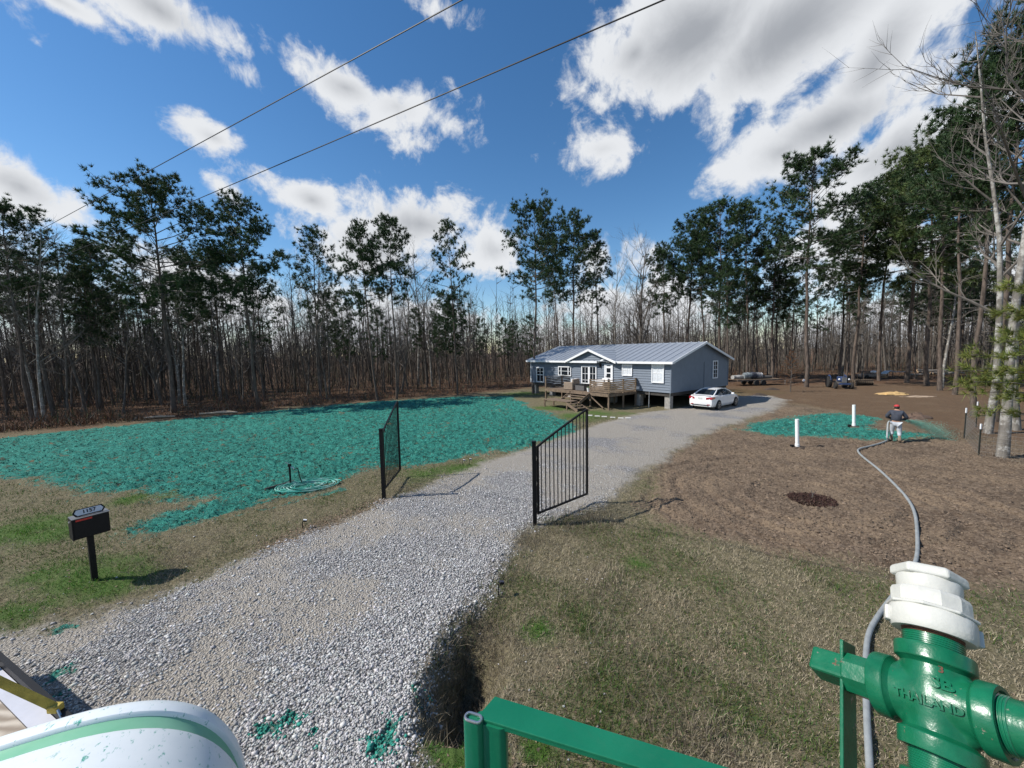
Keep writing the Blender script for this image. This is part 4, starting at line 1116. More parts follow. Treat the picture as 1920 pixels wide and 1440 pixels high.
# deck furniture
M_WICK = pmat('tan_wicker', (.30, .23, .17), .8, .3, 30, bump=.6, bscale=60); M_DWICK = pmat('grey_wicker', (.10, .095, .095), .8, .3, 30, bump=.6, bscale=60)
M_CUSH = pmat('off_white_cushion', (.72, .70, .67), .9, .06, 6)
def seat_set(x, y, rz, w, label, name='wicker_chair', cat='chair'):
    p = HO + HX * x + HY * y + Vector((0, 0, ZD + .02)); o = thing(name, label, cat, p, HROT + rz)
    MB().box((0, 0, .17), (w, .72, .30)).build('base', M_WICK, o, bevel=.03)
    MB().box((0, .38, .45), (w, .14, .82)).build('backrest', M_WICK, o, bevel=.04)
    for s in (-1, 1): MB().box((s * (w / 2 + .06), .02, .33), (.14, .8, .62)).build('arm', M_WICK, o, bevel=.04)
    k = max(1, round(w / .6))
    for i in range(k):
        cx = -w / 2 + (i + .5) * w / k
        MB().box((cx, -.02, .39), (w / k - .03, .64, .14)).build('seat_cushion', M_CUSH, o, bevel=.04)
        MB().box((cx, .27, .66), (w / k - .04, .15, .46)).build('back_cushion', M_CUSH, o, bevel=.05)
sx = solve_x(1046); seat_set(sx + .75, -DP + .9, R(-70), 1.3, 'tan wicker loveseat with white cushions by the left deck railing', 'wicker_loveseat', 'sofa')
tx = solve_x(1075); p = HO + HX * (tx + .35) + HY * (-DP + .75) + Vector((0, 0, ZD + .02)); o = thing('wicker_table', 'square dark grey wicker table at the middle of the deck edge', 'table', p, HROT)
MB().box((0, 0, .24), (.95, .8, .46)).build('base', M_DWICK, o, bevel=.02); MB().box((0, 0, .49), (1.05, .9, .04)).build('table_top', M_BLACK, o, bevel=.01)
cx = solve_x(1092); seat_set(cx + .6, -DP + 1.35, R(25), .66, 'tan wicker armchair with white cushions near the french doors')
seat_set(cx + .0, -DP + 2.5, R(0), .66, 'rear wicker armchair with white cushions behind the table')
p = HO + HX * solve_x(1100) + HY * (-DP + .22) + Vector((0, 0, ZD + .02)); o = thing('flower_pot', 'small white flower pot at the deck edge by the stairs', 'pot', p)
MB().lathe([(.09, 0), (.14, .26), (.15, .3), (.12, .3), (.11, .22)], 14).build('pot', M_WHITE, o, 40)
MB().ball((0, 0, .30), (.13, .13, .10), 8, 5).build('plant', pmat('pot_plant', (.05, .09, .03), .8, .4, 20), o)

# pavers beside the stairs
M_PAVER = pmat('pale_paver', (.55, .54, .51), .9, .1, 8, bump=.3)
for i, (u, v) in enumerate(((1106, 779), (1120, 780.5), (1133, 781.5), (1149, 783), (1164, 784.5), (1178, 785.5))):
    p = gpz(u, v); o = MB().box((0, 0, 0), (.34, .22, .05)).build('paver', M_PAVER, None, bevel=.015, loc=p + Vector((0, 0, .02))); o.rotation_euler = (0, 0, R(-20 + 5 * (i % 3)))
    tag(o, 'pale flat paver in the row beside the deck stairs, number %s from the left' % ('one', 'two', 'three', 'four', 'five', 'six')[i], 'paver', 'pavers in a row beside the deck')

# ------------------------------------------------------------------ parked car
def car():
    M_P = pmat('white_car_paint', (.80, .80, .80), .25, .02, 3, coat=.8); M_T = pmat('tyre_rubber', (.015, .015, .015), .85, .2, 10)
    M_RIM = pmat('alloy_rim', (.35, .35, .36), .35, .1, 8, metal=.8); M_RED = pmat('tail_lamp_red', (.30, .01, .015), .15, .2, 8, coat=.8)
    rw = gp(1345, 770); hd = R(38); dx, dy = Vector((math.cos(hd), math.sin(hd), 0)), Vector((-math.sin(hd), math.cos(hd), 0))
    p = rw + dx * 1.36 + dy * .78; o = thing('car', 'white sedan parked beside the shaded gable wall', 'car', (p.x, p.y, ground_z(p.x, p.y) + .02), hd)
    st = [(-2.29, .70, .34, .82), (-2.24, .80, .25, .96), (-2.05, .85, .22, 1.03), (-1.6, .88, .20, 1.04), (-1.0, .89, .19, 1.00), (0, .89, .19, .97), (.8, .89, .19, .95), (1.15, .885, .19, .94), (1.6, .87, .2, .88), (2.0, .82, .2, .78), (2.2, .72, .23, .68), (2.29, .55, .3, .58)]
    vs = []; n = 14
    for x, w, zb, zt in st:
        h = zt - zb; half = [(w * .86, zb), (w * .96, zb + .08), (w, zb + h * .35), (w * .985, zb + h * .62), (w * .96, zt - .07), (w * .88, zt - .015), (w * .5, zt + .01)]
        vs += [(x, -a, b) for a, b in half] + [(x, a, b) for a, b in half[::-1]]
    fs = [(i * n + k, (i + 1) * n + k, (i + 1) * n + (k + 1) % n, i * n + (k + 1) % n) for i in range(len(st) - 1) for k in range(n)]
    fs += [tuple(range(n)), tuple((len(st) - 1) * n + k for k in range(n - 1, -1, -1))]
    body = MB().add(vs, fs).build('body', M_P, o, 40)
    # cabin: dark glass loft, white roof skin and pillars over it
    cs = [(-1.72, .70, .66, 1.02, 1.04), (-1.35, .74, .60, 1.0, 1.24), (-.95, .76, .58, .98, 1.37), (-.35, .77, .57, .96, 1.425), (.25, .77, .57, .95, 1.40), (.62, .76, .60, .94, 1.27), (1.18, .72, .68, .92, .95)]
    vs = []
    for x, wb, wt, z0, z1 in cs: vs += [(x, -wb, z0), (x, -wb + (wb - wt) * .75, z0 + (z1 - z0) * .8), (x, -wt * .85, z1), (x, wt * .85, z1), (x, wb - (wb - wt) * .75, z0 + (z1 - z0) * .8), (x, wb, z0)]
    fs = [(i * 6 + k, (i + 1) * 6 + k, (i + 1) * 6 + k + 1, i * 6 + k + 1) for i in range(6) for k in range(5)]
    MB().add(vs, fs).build('windows', M_GLASS, o, 40)
    m = MB(); rv = []
    for x, w, z in ((-1.02, .50, 1.365), (-.9, .53, 1.395), (-.35, .54, 1.447), (.2, .53, 1.425), (.34, .50, 1.385)): rv += [(x, -w, z - .03), (x, -w * .6, z), (x, w * .6, z), (x, w, z - .03)]
    m.add(rv, [(i * 4 + k, (i + 1) * 4 + k, (i + 1) * 4 + k + 1, i * 4 + k + 1) for i in range(4) for k in range(3)]); m.build('roof', M_P, o, 50)
    for s in (-1, 1):
        m = MB(); m.tube([(-1.78, s * .70, 1.02), (-1.35, s * .64, 1.22), (-1.0, s * .545, 1.36)], [.05, .045, .035], 6); m.tube([(-1.0, s * .54, 1.36), (-.35, s * .56, 1.42), (.33, s * .54, 1.38)], .03, 6)
        m.tube([(.3, s * .545, 1.385), (.75, s * .65, 1.2), (1.2, s * .73, .96)], [.03, .03, .035], 6); m.build('pillar', M_P, o, 50)
        MB().bar((-.42, s * .775, .97), (-.42, s * .60, 1.38), .05, .03).build('pillar', M_BLACK, o)
        MB().box((.72, s * .93, 1.0), (.12, .2, .13)).build('mirror', M_P, o, bevel=.03)
        m = MB(); m.add([(-2.31, s * .40, .76), (-2.27, s * .82, .77), (-1.98, s * .895, .82), (-1.93, s * .895, .93), (-2.24, s * .81, .96), (-2.31, s * .42, .90)], [(0, 1, 4, 5), (1, 2, 3, 4)] if s > 0 else [(5, 4, 1, 0), (4, 3, 2, 1)]); m.build('tail_light', M_RED, o)
        MB().box((-2.285, s * .58, .40), (.03, .2, .06)).build('reflector', M_RED, o); MB().tube([(-2.32, s * .52, .28), (-2.15, s * .52, .28)], .045, 8).build('exhaust', M_STEEL, o)
        MB().box((.1, s * .893, .86), (.2, .02, .03)).build('door_handle', M_P, o); MB().box((-.85, s * .893, .87), (.2, .02, .03)).build('door_handle', M_P, o)
        for x in (-1.36, 1.37):
            Mx = Matrix.Translation((x, s * .79, .325)) @ Matrix.Rotation(s * -math.pi / 2, 4, 'X')
            MB().lathe([(.375, .055), (.375, .098)], 24, Mx).build('wheel_arch', M_BLACK, o)
            wh = MB().lathe([(.22, -.1), (.31, -.1), (.325, -.07), (.325, .09), (.31, .115), (.225, .115)], 24, Mx).build('wheel', M_T, o, 50)
            m = MB(); m.lathe([(.22, .104), (.225, .12), (.20, .118), (.19, .106)], 24, Mx)
            for k in range(5): m.box((0, .10, .113), (.05, .2, .02), Mx @ Matrix.Rotation(k * 2 * math.pi / 5, 4, 'Z'))
            m.build('rim', M_RIM, wh)
    m = MB().box((-2.285, 0, .82), (.02, .34, .17)); m.build('licence_plate', pmat('plate', (.5, .52, .5), .5, .3, 20), o)
    MB().box((-2.27, 0, .36), (.06, 1.2, .05)).build('bumper_trim', M_BLACK, o); MB().box((-2.22, 0, 1.035), (.1, 1.3, .02)).build('boot_lip', M_P, o)
car()

# ------------------------------------------------------------------ gates
def gate(base, ang, label, plab, order):
    px = base; post = thing('gate_post', plab, 'post', (px.x, px.y, px.z))
    MB().box((0, 0, 1.05), (.10, .10, 2.16)).build('post', M_BLACK, post, bevel=.006); MB().box((0, 0, 2.14), (.115, .115, .03)).build('cap', M_BLACK, post, bevel=.005)
    d = Vector((math.cos(ang), math.sin(ang), 0)); b = px + d * .10
    g = thing('metal_gate', label, 'gate', (b.x, b.y, px.z), ang); L = 2.0; h0, h1, zb = 1.98, 2.72, .26
    MB().box((0.02, 0, (h0 + zb) / 2), (.055, .055, h0 - zb)).build('stile', M_BLACK, g); MB().box((L, 0, (h1 + zb) / 2), (.055, .055, h1 - zb)).build('stile', M_BLACK, g)
    top = [(L * k / 8, 0, h0 + (h1 - h0) * (k / 8) ** .92) for k in range(9)]
    m = MB()
    for k in range(8): m.bar(top[k], top[k + 1], .045, .045)
    m.build('top_rail', M_BLACK, g); MB().bar((0, 0, zb), (L, 0, zb), .045, .045).build('bottom_rail', M_BLACK, g)
    for k in range(1, 13):
        x = L * k / 13; f = k / 13 * 8; i = min(int(f), 7); zt = top[i][2] + (top[i + 1][2] - top[i][2]) * (f - i)
        MB().box((x, 0, (zt + zb) / 2), (.02, .02, zt - zb)).build('picket', M_BLACK, g)
    for z in (.5, 1.05, 1.7): m = MB(); m.box((-.045, 0, z), (.11, .03, .045)); m.tube([(-.04, 0, z - .06), (-.04, 0, z + .06)], .018, 6); m.build('hinge', M_STEEL, g)
gate(gpz(720, 936), R(92.5), 'left black picket gate swung open, seen edge-on', 'black square post of the left gate', 0)
gate(gpz(1003, 985), math.atan2(1.34, 1.55), 'right black picket gate swung open over the driveway', 'black square post of the right gate', 1)

# ------------------------------------------------------------------ mailbox
def mailbox():
    p = gpz(178, 1088); a = R(58); o = thing('mailbox', 'black mailbox on a post with number plate 1157', 'mailbox', p, a)
    MB().box((0, 0, .47), (.09, .09, .98)).build('post', M_BLACK, o, bevel=.006)
    bx = MB().box((0.02, 0, 1.165), (.50, .27, .40)).build('box', M_BLACK, o, bevel=.012)
    MB().box((-.235, 0, 1.165), (.02, .285, .415)).build('door', M_BLACK, o, bevel=.006); MB().box((-.25, 0, 1.3), (.02, .05, .03)).build('latch', M_STEEL, o)
    MB().box((0.02, 0, 1.371), (.52, .29, .012)).build('lit_top', pmat('lit_top_grey', (.16, .165, .17), .4, .1, 9), o)  # thin grey sheet: light on the black box top put into its colour
    MB().box((-.08, -.142, 1.335), (.22, .012, .035)).build('flag', pmat('red_flag', (.50, .03, .02), .5, .1, 9), o)
    # number plate stands on the box on two stems
    pts = [(-.2, 0), (-.165, .055), (.165, .055), (.2, 0), (.165, -.055), (-.165, -.055)]
    Mp = Matrix.Translation((.02, -.02, 1.45)) @ Matrix.Rotation(R(62), 4, 'X')
    pl = MB().prism([(x * 1.13, y * 1.3) for x, y in pts], -.012, -.002, Mp).build('number_plate', M_BLACK, o)
    MB().prism(pts, -.001, .004, Mp).build('plate_face', pmat('pale_plate', (.60, .61, .62), .4, .05, 9), pl)
    t = link('number', text_mesh('1157', .095, .002, M_BLACK, bold=.002), pl); t.matrix_local = Mp @ Matrix.Translation((0, 0, .007))
    for x in (-.12, .16): MB().tube([(x, -.03, 1.37), (x, -.025, 1.43)], .008, 6).build('stem', M_BLACK, pl)
mailbox()
# ------------------------------------------------------------------ person spraying
def skin_mesh(name, pts, edges, rads, mat, sub=2, root=0):
    me = bpy.data.meshes.new(name); me.from_pydata(pts, edges, []); me.update()
    ob = bpy.data.objects.new(name + '_tmp', me); COL.objects.link(ob)
    ob.modifiers.new('skin', 'SKIN'); sv = me.skin_vertices[0].data
    for i, r in enumerate(rads):
        sv[i].radius = r if hasattr(r, '__len__') else (r, r); sv[i].use_root = (i == root)
    s = ob.modifiers.new('sub', 'SUBSURF'); s.levels = sub; s.render_levels = sub
    dg = bpy.context.evaluated_depsgraph_get(); dg.update()
    out = bpy.data.meshes.new_from_object(ob.evaluated_get(dg)); bpy.data.objects.remove(ob)
    out.materials.clear(); out.materials.append(mat); out.polygons.foreach_set('use_smooth', [True] * len(out.polygons))
    out.name = name
    return out

HAND_L, HAND_R = Vector((-.06, .40, 1.00)), Vector((.20, .46, .98))
def person():
    p = gpz(1678, 829); rz = R(-42); o = thing('person', 'person in dark jacket and red cap, seen from behind, spraying with a hose', 'person', p, rz)
    M_SK = pmat('skin', (.30, .17, .11), .6, .08, 12); M_JK = pmat('dark_blue_jacket', (.035, .042, .06), .8, .3, 9, bump=.4); M_TR = pmat('light_grey_trousers', (.42, .45, .48), .85, .2, 8, bump=.3)
    M_BT = pmat('tan_work_boots', (.20, .155, .11), .85, .25, 12); M_CAP = pmat('red_cap', (.45, .03, .035), .7, .1, 12); M_HR = pmat('dark_hair', (.015, .012, .01), .7, .2, 30)
    J = dict(pel=(0, 0, .93), sp=(0, .05, 1.14), ch=(0, .11, 1.34), nk=(0, .16, 1.47), hd=(0, .20, 1.57), ht=(0, .21, 1.66), hl=(-.09, .0, .86), kl=(-.12, .13, .48), al=(-.13, .04, .10), tl=(-.14, .22, .045),
             cl=(-.126, .08, .30), cr=(.131, -.10, .29), hr=(.09, -.0, .86), kr=(.12, .0, .47), ar=(.14, -.19, .12), tr=(.15, -.03, .045), sl=(-.18, .11, 1.37), el=(-.33, .14, 1.13), wl=(-.13, .36, 1.03), sr=(.18, .11, 1.37), er=(.36, .14, 1.12), wr=(.22, .41, 1.0))
    def chain(keys, edges, rad, mat, nm, sub=2):
        idx = {k: i for i, k in enumerate(keys)}
        return link(nm, skin_mesh(nm, [J[k] for k in keys], [(idx[a], idx[b]) for a, b in edges], rad, mat, sub), o)
    ks = ['pel', 'sp', 'ch', 'nk', 'hd', 'ht', 'hl', 'kl', 'al', 'tl', 'hr', 'kr', 'ar', 'tr', 'sl', 'el', 'wl', 'sr', 'er', 'wr']
    ed = [('pel', 'sp'), ('sp', 'ch'), ('ch', 'nk'), ('nk', 'hd'), ('hd', 'ht'), ('pel', 'hl'), ('hl', 'kl'), ('kl', 'al'), ('al', 'tl'), ('pel', 'hr'), ('hr', 'kr'), ('kr', 'ar'), ('ar', 'tr'), ('ch', 'sl'), ('sl', 'el'), ('el', 'wl'), ('ch', 'sr'), ('sr', 'er'), ('er', 'wr')]
    rd = [.12, .11, .13, .055, .085, .06, .085, .058, .04, .035, .085, .058, .04, .035, .06, .042, .03, .06, .042, .03]
    chain(ks, ed, rd, M_SK, 'body')
    chain(['pel', 'sp', 'ch', 'sl', 'el', 'wl', 'sr', 'er', 'wr'], [('pel', 'sp'), ('sp', 'ch'), ('ch', 'sl'), ('sl', 'el'), ('el', 'wl'), ('ch', 'sr'), ('sr', 'er'), ('er', 'wr')], [(.19, .15), (.20, .16), (.19, .15), .10, .075, .05, .10, .075, .05], M_JK, 'jacket')
    chain(['pel', 'hl', 'kl', 'cl', 'hr', 'kr', 'cr'], [('pel', 'hl'), ('hl', 'kl'), ('kl', 'cl'), ('pel', 'hr'), ('hr', 'kr'), ('kr', 'cr')], [(.16, .14), .115, .085, .07, .115, .085, .07], M_TR, 'trousers')
    chain(['cl', 'al', 'tl'], [('cl', 'al'), ('al', 'tl')], [.07, .07, .055], M_BT, 'boot'); chain(['cr', 'ar', 'tr'], [('cr', 'ar'), ('ar', 'tr')], [.07, .07, .055], M_BT, 'boot')
    hd = Vector((0, .20, 1.58))
    link('hair', MB().ball(tuple(hd + Vector((0, -.015, 0))), (.092, .105, .105), 12, 8).mesh('hair', M_HR, 60), o)
    m = MB(); m.ball((0, .205, 1.63), (.10, .115, .075), 14, 8); m.prism([(-.075, .28), (.075, .28), (.05, .40), (-.05, .40)], 1.612, 1.622); m.build('cap', M_CAP, o, 50)
    m = MB()
    for s in (-1, 1): m.ball((s * .092, .20, 1.565), (.015, .025, .03), 6, 4); m.ball((s * .035, .292, 1.575), .012, 6, 4)
    m.ball((0, .30, 1.555), (.014, .022, .02), 6, 4); m.box((0, .288, 1.515), (.05, .012, .01)); m.build('face', M_SK, o, 60)
    for s, w in ((-1, Vector(J['wl'])), (1, Vector(J['wr']))):           # gloved hands close round the hose
        c = w + Vector((s * -.03 if s < 0 else .0, .05, -.02)); m = MB(); m.ball(tuple(c), (.035, .05, .045), 8, 6)
        for f in range(4):
            y = .012 + .02 * f; m.tube([c + Vector((-.03, y - .03, .03)), c + Vector((0, y - .02, .05)), c + Vector((.035, y - .025, .035)), c + Vector((.035, y - .03, .0))], [.011, .011, .010, .008], 5)
        m.tube([c + Vector((-s * .03, -.02, .0)), c + Vector((-s * .05, .02, .02)), c + Vector((-s * .035, .05, .03))], [.012, .011, .009], 5); m.build('hand', M_SK, o, 60)
    Mw = Matrix.Translation(p) @ Matrix.Rotation(rz, 4, 'Z')
    return Mw
PW_ = person()

def bez(pts, n=8):
    pts = [Vector(p) for p in pts]; out = []
    for i in range(len(pts) - 1):
        a, b, c, d = pts[max(i - 1, 0)], pts[i], pts[i + 1], pts[min(i + 2, len(pts) - 1)]
        for k in range(n):
            t = k / n; out.append(.5 * ((2 * b) + (c - a) * t + (2 * a - 5 * b + 4 * c - d) * t * t + (3 * b - a - 3 * c + d) * t ** 3))
    return out + [pts[-1]]
def hose():
    M_H = pmat('grey_hose', (.27, .29, .29), .55, .15, 6, bump=.15); rr = .036
    g = [(1668, 826), (1650, 833), (1628, 839), (1612, 843), (1609, 848), (1618, 858), (1650, 884), (1682, 916), (1704, 943), (1715, 968), (1719, 1000), (1719, 1045), (1706, 1080), (1676, 1118), (1645, 1160), (1628, 1195), (1623, 1250), (1625, 1340), (1630, 1440), (1640, 1640), (1660, 2100)]
    pts = [gpz(u, v) + Vector((0, 0, rr + .015)) for u, v in g]
    hand = [PW_ @ q for q in (HAND_R + Vector((.03, .06, .0)), HAND_R, HAND_L, Vector((-.24, .22, .86)), Vector((-.27, -.02, .55)), Vector((-.27, -.3, .2)))]
    o = thing('hose', 'long grey hose snaking over the dirt from the truck to the person', 'hose', (0, 0, 0))
    path = bez(hand + pts, 7)
    for q in path[40:]: q.z = max(q.z, ground_z(q.x, q.y) + rr + .012)
    MB().tube(path, rr, 10).build('hose_line', M_H, o, 60)
    a = PW_ @ HAND_R; d = (PW_.to_3x3() @ Vector((.35, 1, -.12))).normalized()
    MB().tube([a - d * .1, a + d * .12, a + d * .3], [.05, .045, .03], 10).build('nozzle', M_STEEL, o, 50)
    # fan of green slurry
    tip = a + d * .3; n = 5000; right = gp(1775, 822); rr2 = np.random.RandomState(8)
    aim = Vector((right.x, right.y, .05)) - tip; L = aim.length; ax = aim.normalized(); sx = ax.cross(Vector((0, 0, 1))).normalized(); sz = sx.cross(ax)
    t = rr2.rand(n) ** .75; w = t * L * .11 + .02
    P = np.array(tip)[None] + np.outer(t * L, np.array(ax)) + np.outer(rr2.randn(n) * w * .8, np.array(sx)) + np.outer(rr2.randn(n) * w * .75 + .12 * np.sin(t * 3.14), np.array(sz))
    P[:, 2] = np.maximum(P[:, 2], .03)
    s = rr2.uniform(.004, .011, n); tet = np.array([[1, 1, 1], [1, -1, -1], [-1, 1, -1], [-1, -1, 1]], float)
    V = (P[:, None, :] + tet[None] * s[:, None, None] * rr2.uniform(.5, 1.2, (n, 4, 1))).reshape(-1, 3)
    T = (np.array([[0, 1, 2], [0, 3, 1], [0, 2, 3], [1, 3, 2]])[None] + (np.arange(n) * 4)[:, None, None]).reshape(-1, 3)
    tag(link('spray', np_mesh('spray', V, T, pmat('green_slurry_drops', (.2, .5, .42), .5, .2, 5))), 'fan of green spray leaving the nozzle to the right of the person', 'spray', kind='stuff')
hose()

# ------------------------------------------------------------------ small things of the yard
M_PVC = pmat('white_pvc', (.78, .80, .79), .4, .05, 6); M_TEALS = pmat('white_pvc_green_foot', (.78, .80, .79), .4, .05, 6)
for u, v, vt, lb in ((1495, 838, 785, 'nearer white standpipe at the edge of the green patch'), (1601, 800, 759, 'farther white standpipe in the bare spot beside the green patch')):
    p = gpz(u, v); h = at(u, vt, p.y).z; o = thing('standpipe', lb, 'pipe', p); o.rotation_euler = (0, R(-3), 0)
    MB().lathe([(.075, -.1), (.075, h), (.062, h), (.062, h - .2)], 18).build('pipe', M_PVC, o, 40); MB().lathe([(.088, .02), (.088, .16), (.076, .17)], 18).build('collar', M_PVC, o, 40)
    MB().lathe([(.30, -.04), (.24, .03), (.10, .05)], 16).build('soil_ring', pmat('dark_foot_soil', (.06, .042, .03), .95, .3, 9, bump=.8), o, 60)  # darker brown ring round the pipe foot
    MB().box((-.22, .02, .06), (.12, .12, .14)).build('valve_box', M_BLACK, o, bevel=.01)

M_TPOST = pmat('dark_green_steel_post', (.02, .025, .02), .6, .2, 10); fence_pts = []
for i, (u, v, vt, lb) in enumerate(((1835, 856, 795, 'nearest steel fence post with white tip, in front of the pale tree'), (1808, 822, 765, 'left steel fence post with white tip at the fence corner'), (1830, 800, 753, 'middle steel fence post with white tip behind the corner'), (1866, 790, 745, 'rear steel fence post with white tip between the pale trunks'), (1990, 880, 820, 'last steel fence post at the right edge'))):
    p = gpz(u, v); h = at(u, vt, p.y).z; o = thing('fence_post', lb, 'fence post', p)
    m = MB(); m.box((0, 0, h * .42), (.045, .012, h * .9)); m.box((0, .018, h * .42), (.012, .03, h * .9)); m.build('post', M_TPOST, o); MB().box((0, .005, h * .93), (.05, .035, h * .16)).build('tip', M_WHITE, o)
    fence_pts.append((p, h))
o = thing('wire_fence', 'sagging wire mesh strung between the steel posts', 'fence', fence_pts[1][0])
b0 = fence_pts[1][0]
for a, b in ((4, 0), (0, 1), (1, 2), (2, 3)):
    A, B = fence_pts[a][0] - b0, fence_pts[b][0] - b0; m = MB()
    for k in range(8):
        z = .08 + k * .15; m.tube([A + Vector((0, 0, z)), (A + B) / 2 + Vector((0, 0, z - .02)), B + Vector((0, 0, z))], .0025, 3, False)
    n = int((B - A).length / .16)
    for k in range(1, n): q = A.lerp(B, k / n); m.tube([q + Vector((0, 0, .08)), q + Vector((0, 0, 1.13))], .002, 3, False)
    m.build('mesh_panel', M_STEEL, o)

for u, v, hh, lb, wh in ((568, 994, .2, 'small solar path light on the left driveway edge', 1), (935, 1117, .22, 'small black solar path light on the right driveway edge', 0), (868, 873, .2, 'left of two tiny white path lights on the green verge', 1), (880, 871, .2, 'right of two tiny white path lights on the green verge', 1)):
    p = gpz(u, v); o = thing('path_light', lb, 'light', p, .4)
    MB().tube([(0, 0, -.03), (0, 0, hh)], .011, 8).build('stake', M_BLACK, o); m = MB(); m.box((0, 0, hh + .02), (.09, .07, .035), Matrix.Rotation(.25, 4, 'Y')); m.build('head', M_BLACK, o, bevel=.005)
    MB().box((0, 0, hh + .045), (.08, .06, .012), Matrix.Rotation(.25, 4, 'Y')).build('panel', M_WHITE if wh else pmat('solar_cell', (.05, .05, .07), .2, .1, 9), o)

p = gpz(545, 908); o = thing('yard_hydrant', 'dark yard hydrant standing at the edge of the green lawn', 'hydrant', p)
MB().tube([(0, 0, -.05), (0, 0, .66)], .032, 10).build('riser', M_BLACK, o, 40); MB().box((0, 0, .68), (.09, .08, .1)).build('head', M_BLACK, o, bevel=.01)
MB().tube([(.03, 0, .62), (.12, 0, .6), (.15, 0, .52)], [.022, .02, .02], 8).build('spout', M_STEEL, o, 40); MB().tube(bez([(.15, 0, .52), (.26, .02, .55), (.32, 0, .3), (.42, -.05, .08)], 5), .016, 6).build('short_hose', M_BLACK, o, 50)
MB().bar((0, 0, .72), (-.14, 0, .78), .03, .015).build('lever', M_STEEL, o)
p = gpz(578, 912); o = thing('hose_coil', 'flat coil of hose dusted with teal mulch beside the hydrant', 'hose', p, R(15)); py = random.Random(2); m = MB()
for k in range(9):
    r = .28 + .05 * k; m.tube([(r * 1.5 * math.cos(t * .3142) + py.gauss(0, .02), r * .95 * math.sin(t * .3142) + py.gauss(0, .02), .025 + .02 * (k % 3) + .012 * math.sin(t + k)) for t in range(21)], .017, 6, False)
m.build('loops', pmat('mulch_dusted_hose', (.04, .30, .24), .6, .2, 4, col2=(.42, .62, .56), thr=(.45, .7)), o, 60)
a, b = gpz(497, 920), gpz(552, 904); o = MB().tube([a - a + Vector((0, 0, .05)), (b - a) * .5 + Vector((0, 0, .05)), (b - a) + Vector((0, 0, .05))], .045, 8).build('fallen_pole', M_BEAM_SHADE, None, 50, loc=a); tag(o, 'dark wooden pole lying on the ground beside the hydrant', 'pole')

# mulch ring with a cut stem
p = gpz(1522, 938); c = np.random.RandomState(4); n = 2600; a_ = c.rand(n) * 6.283; r_ = np.sqrt(c.rand(n)) * .55
x_, y_ = p.x + r_ * np.cos(a_) * 1.1, p.y + r_ * np.sin(a_); col = np.stack([c.uniform(.03, .10, n)] * 3, 1) * np.array([[1, .52, .42]])
blades('bark_mulch', x_, y_, height(x_, y_) + .015 + .05 * (1 - r_ / .55), c.uniform(.03, .08, n), c.uniform(.015, .035, n), col, c.uniform(.6, .98, n), M_BLADE, 'dark reddish bark mulch ring in the middle of the dirt', 'mulch')
o = thing('cut_sapling', 'short bare stem in the dark mulch ring', 'stump', p); m = MB(); m.tube([(0, 0, -.02), (.02, 0, .16), (.0, .03, .26)], [.02, .016, .01], 6); m.tube([(.02, 0, .15), (.1, .02, .24)], [.01, .006], 5); m.build('stem', M_BARK, o, 50)

def heap(name, label, cat, u, v, rx, ry, h, mat, rough=.25, seed=1):
    p = gpz(u, v); rg = np.random.RandomState(seed); m = MB(); vs = [(0, 0, h)]; n = 16
    for j in range(1, 6):
        for k in range(n):
            f = j / 5; z = h * (1 - f ** 1.6) * (1 + rough * rg.randn() * .6) - (.06 if j == 5 else 0); q = f * (1 + rough * .5 * rg.randn())
            vs.append((rx * q * math.cos(k * 6.283 / n), ry * q * math.sin(k * 6.283 / n), z))
    fs = [(0, 1 + k, 1 + (k + 1) % n) for k in range(n)] + [(1 + j * n + k, 1 + (j + 1) * n + k, 1 + (j + 1) * n + (k + 1) % n, 1 + j * n + (k + 1) % n) for j in range(4) for k in range(n)]
    o = m.add(vs, fs).build(name, mat, None, 70, loc=p); tag(o, label, cat); return o
M_SOIL = pmat('dark_soil_heap', (.055, .04, .03), .95, .3, 5, bump=.9, bscale=9)
heap('soil_mound', 'low dark soil mound on the grass right of the car', 'mound', 1424, 742, .75, .5, .22, M_SOIL, seed=2)
heap('soil_mound', 'low dark soil mound nearer the trailer', 'mound', 1447, 731, .85, .5, .22, M_SOIL, seed=3)
heap('soil_mound', 'torn-up clod heap just behind the person', 'mound', 1712, 784, 1.0, .6, .28, pmat('clods', (.13, .085, .06), .95, .4, 4, bump=.9, bscale=8), .5, 4)
heap('sawdust_heap', 'yellow sawdust heap in the clearing', 'heap', 1676, 739, 1.5, .8, .22, pmat('sawdust', (.50, .33, .14), .95, .25, 5, bump=.7), .35, 5)
heap('sand_strip', 'pale sandy spill right of the sawdust heap', 'heap', 1722, 744, 1.6, .5, .08, pmat('pale_sand', (.36, .27, .19), .95, .2, 5, bump=.5), .3, 6)

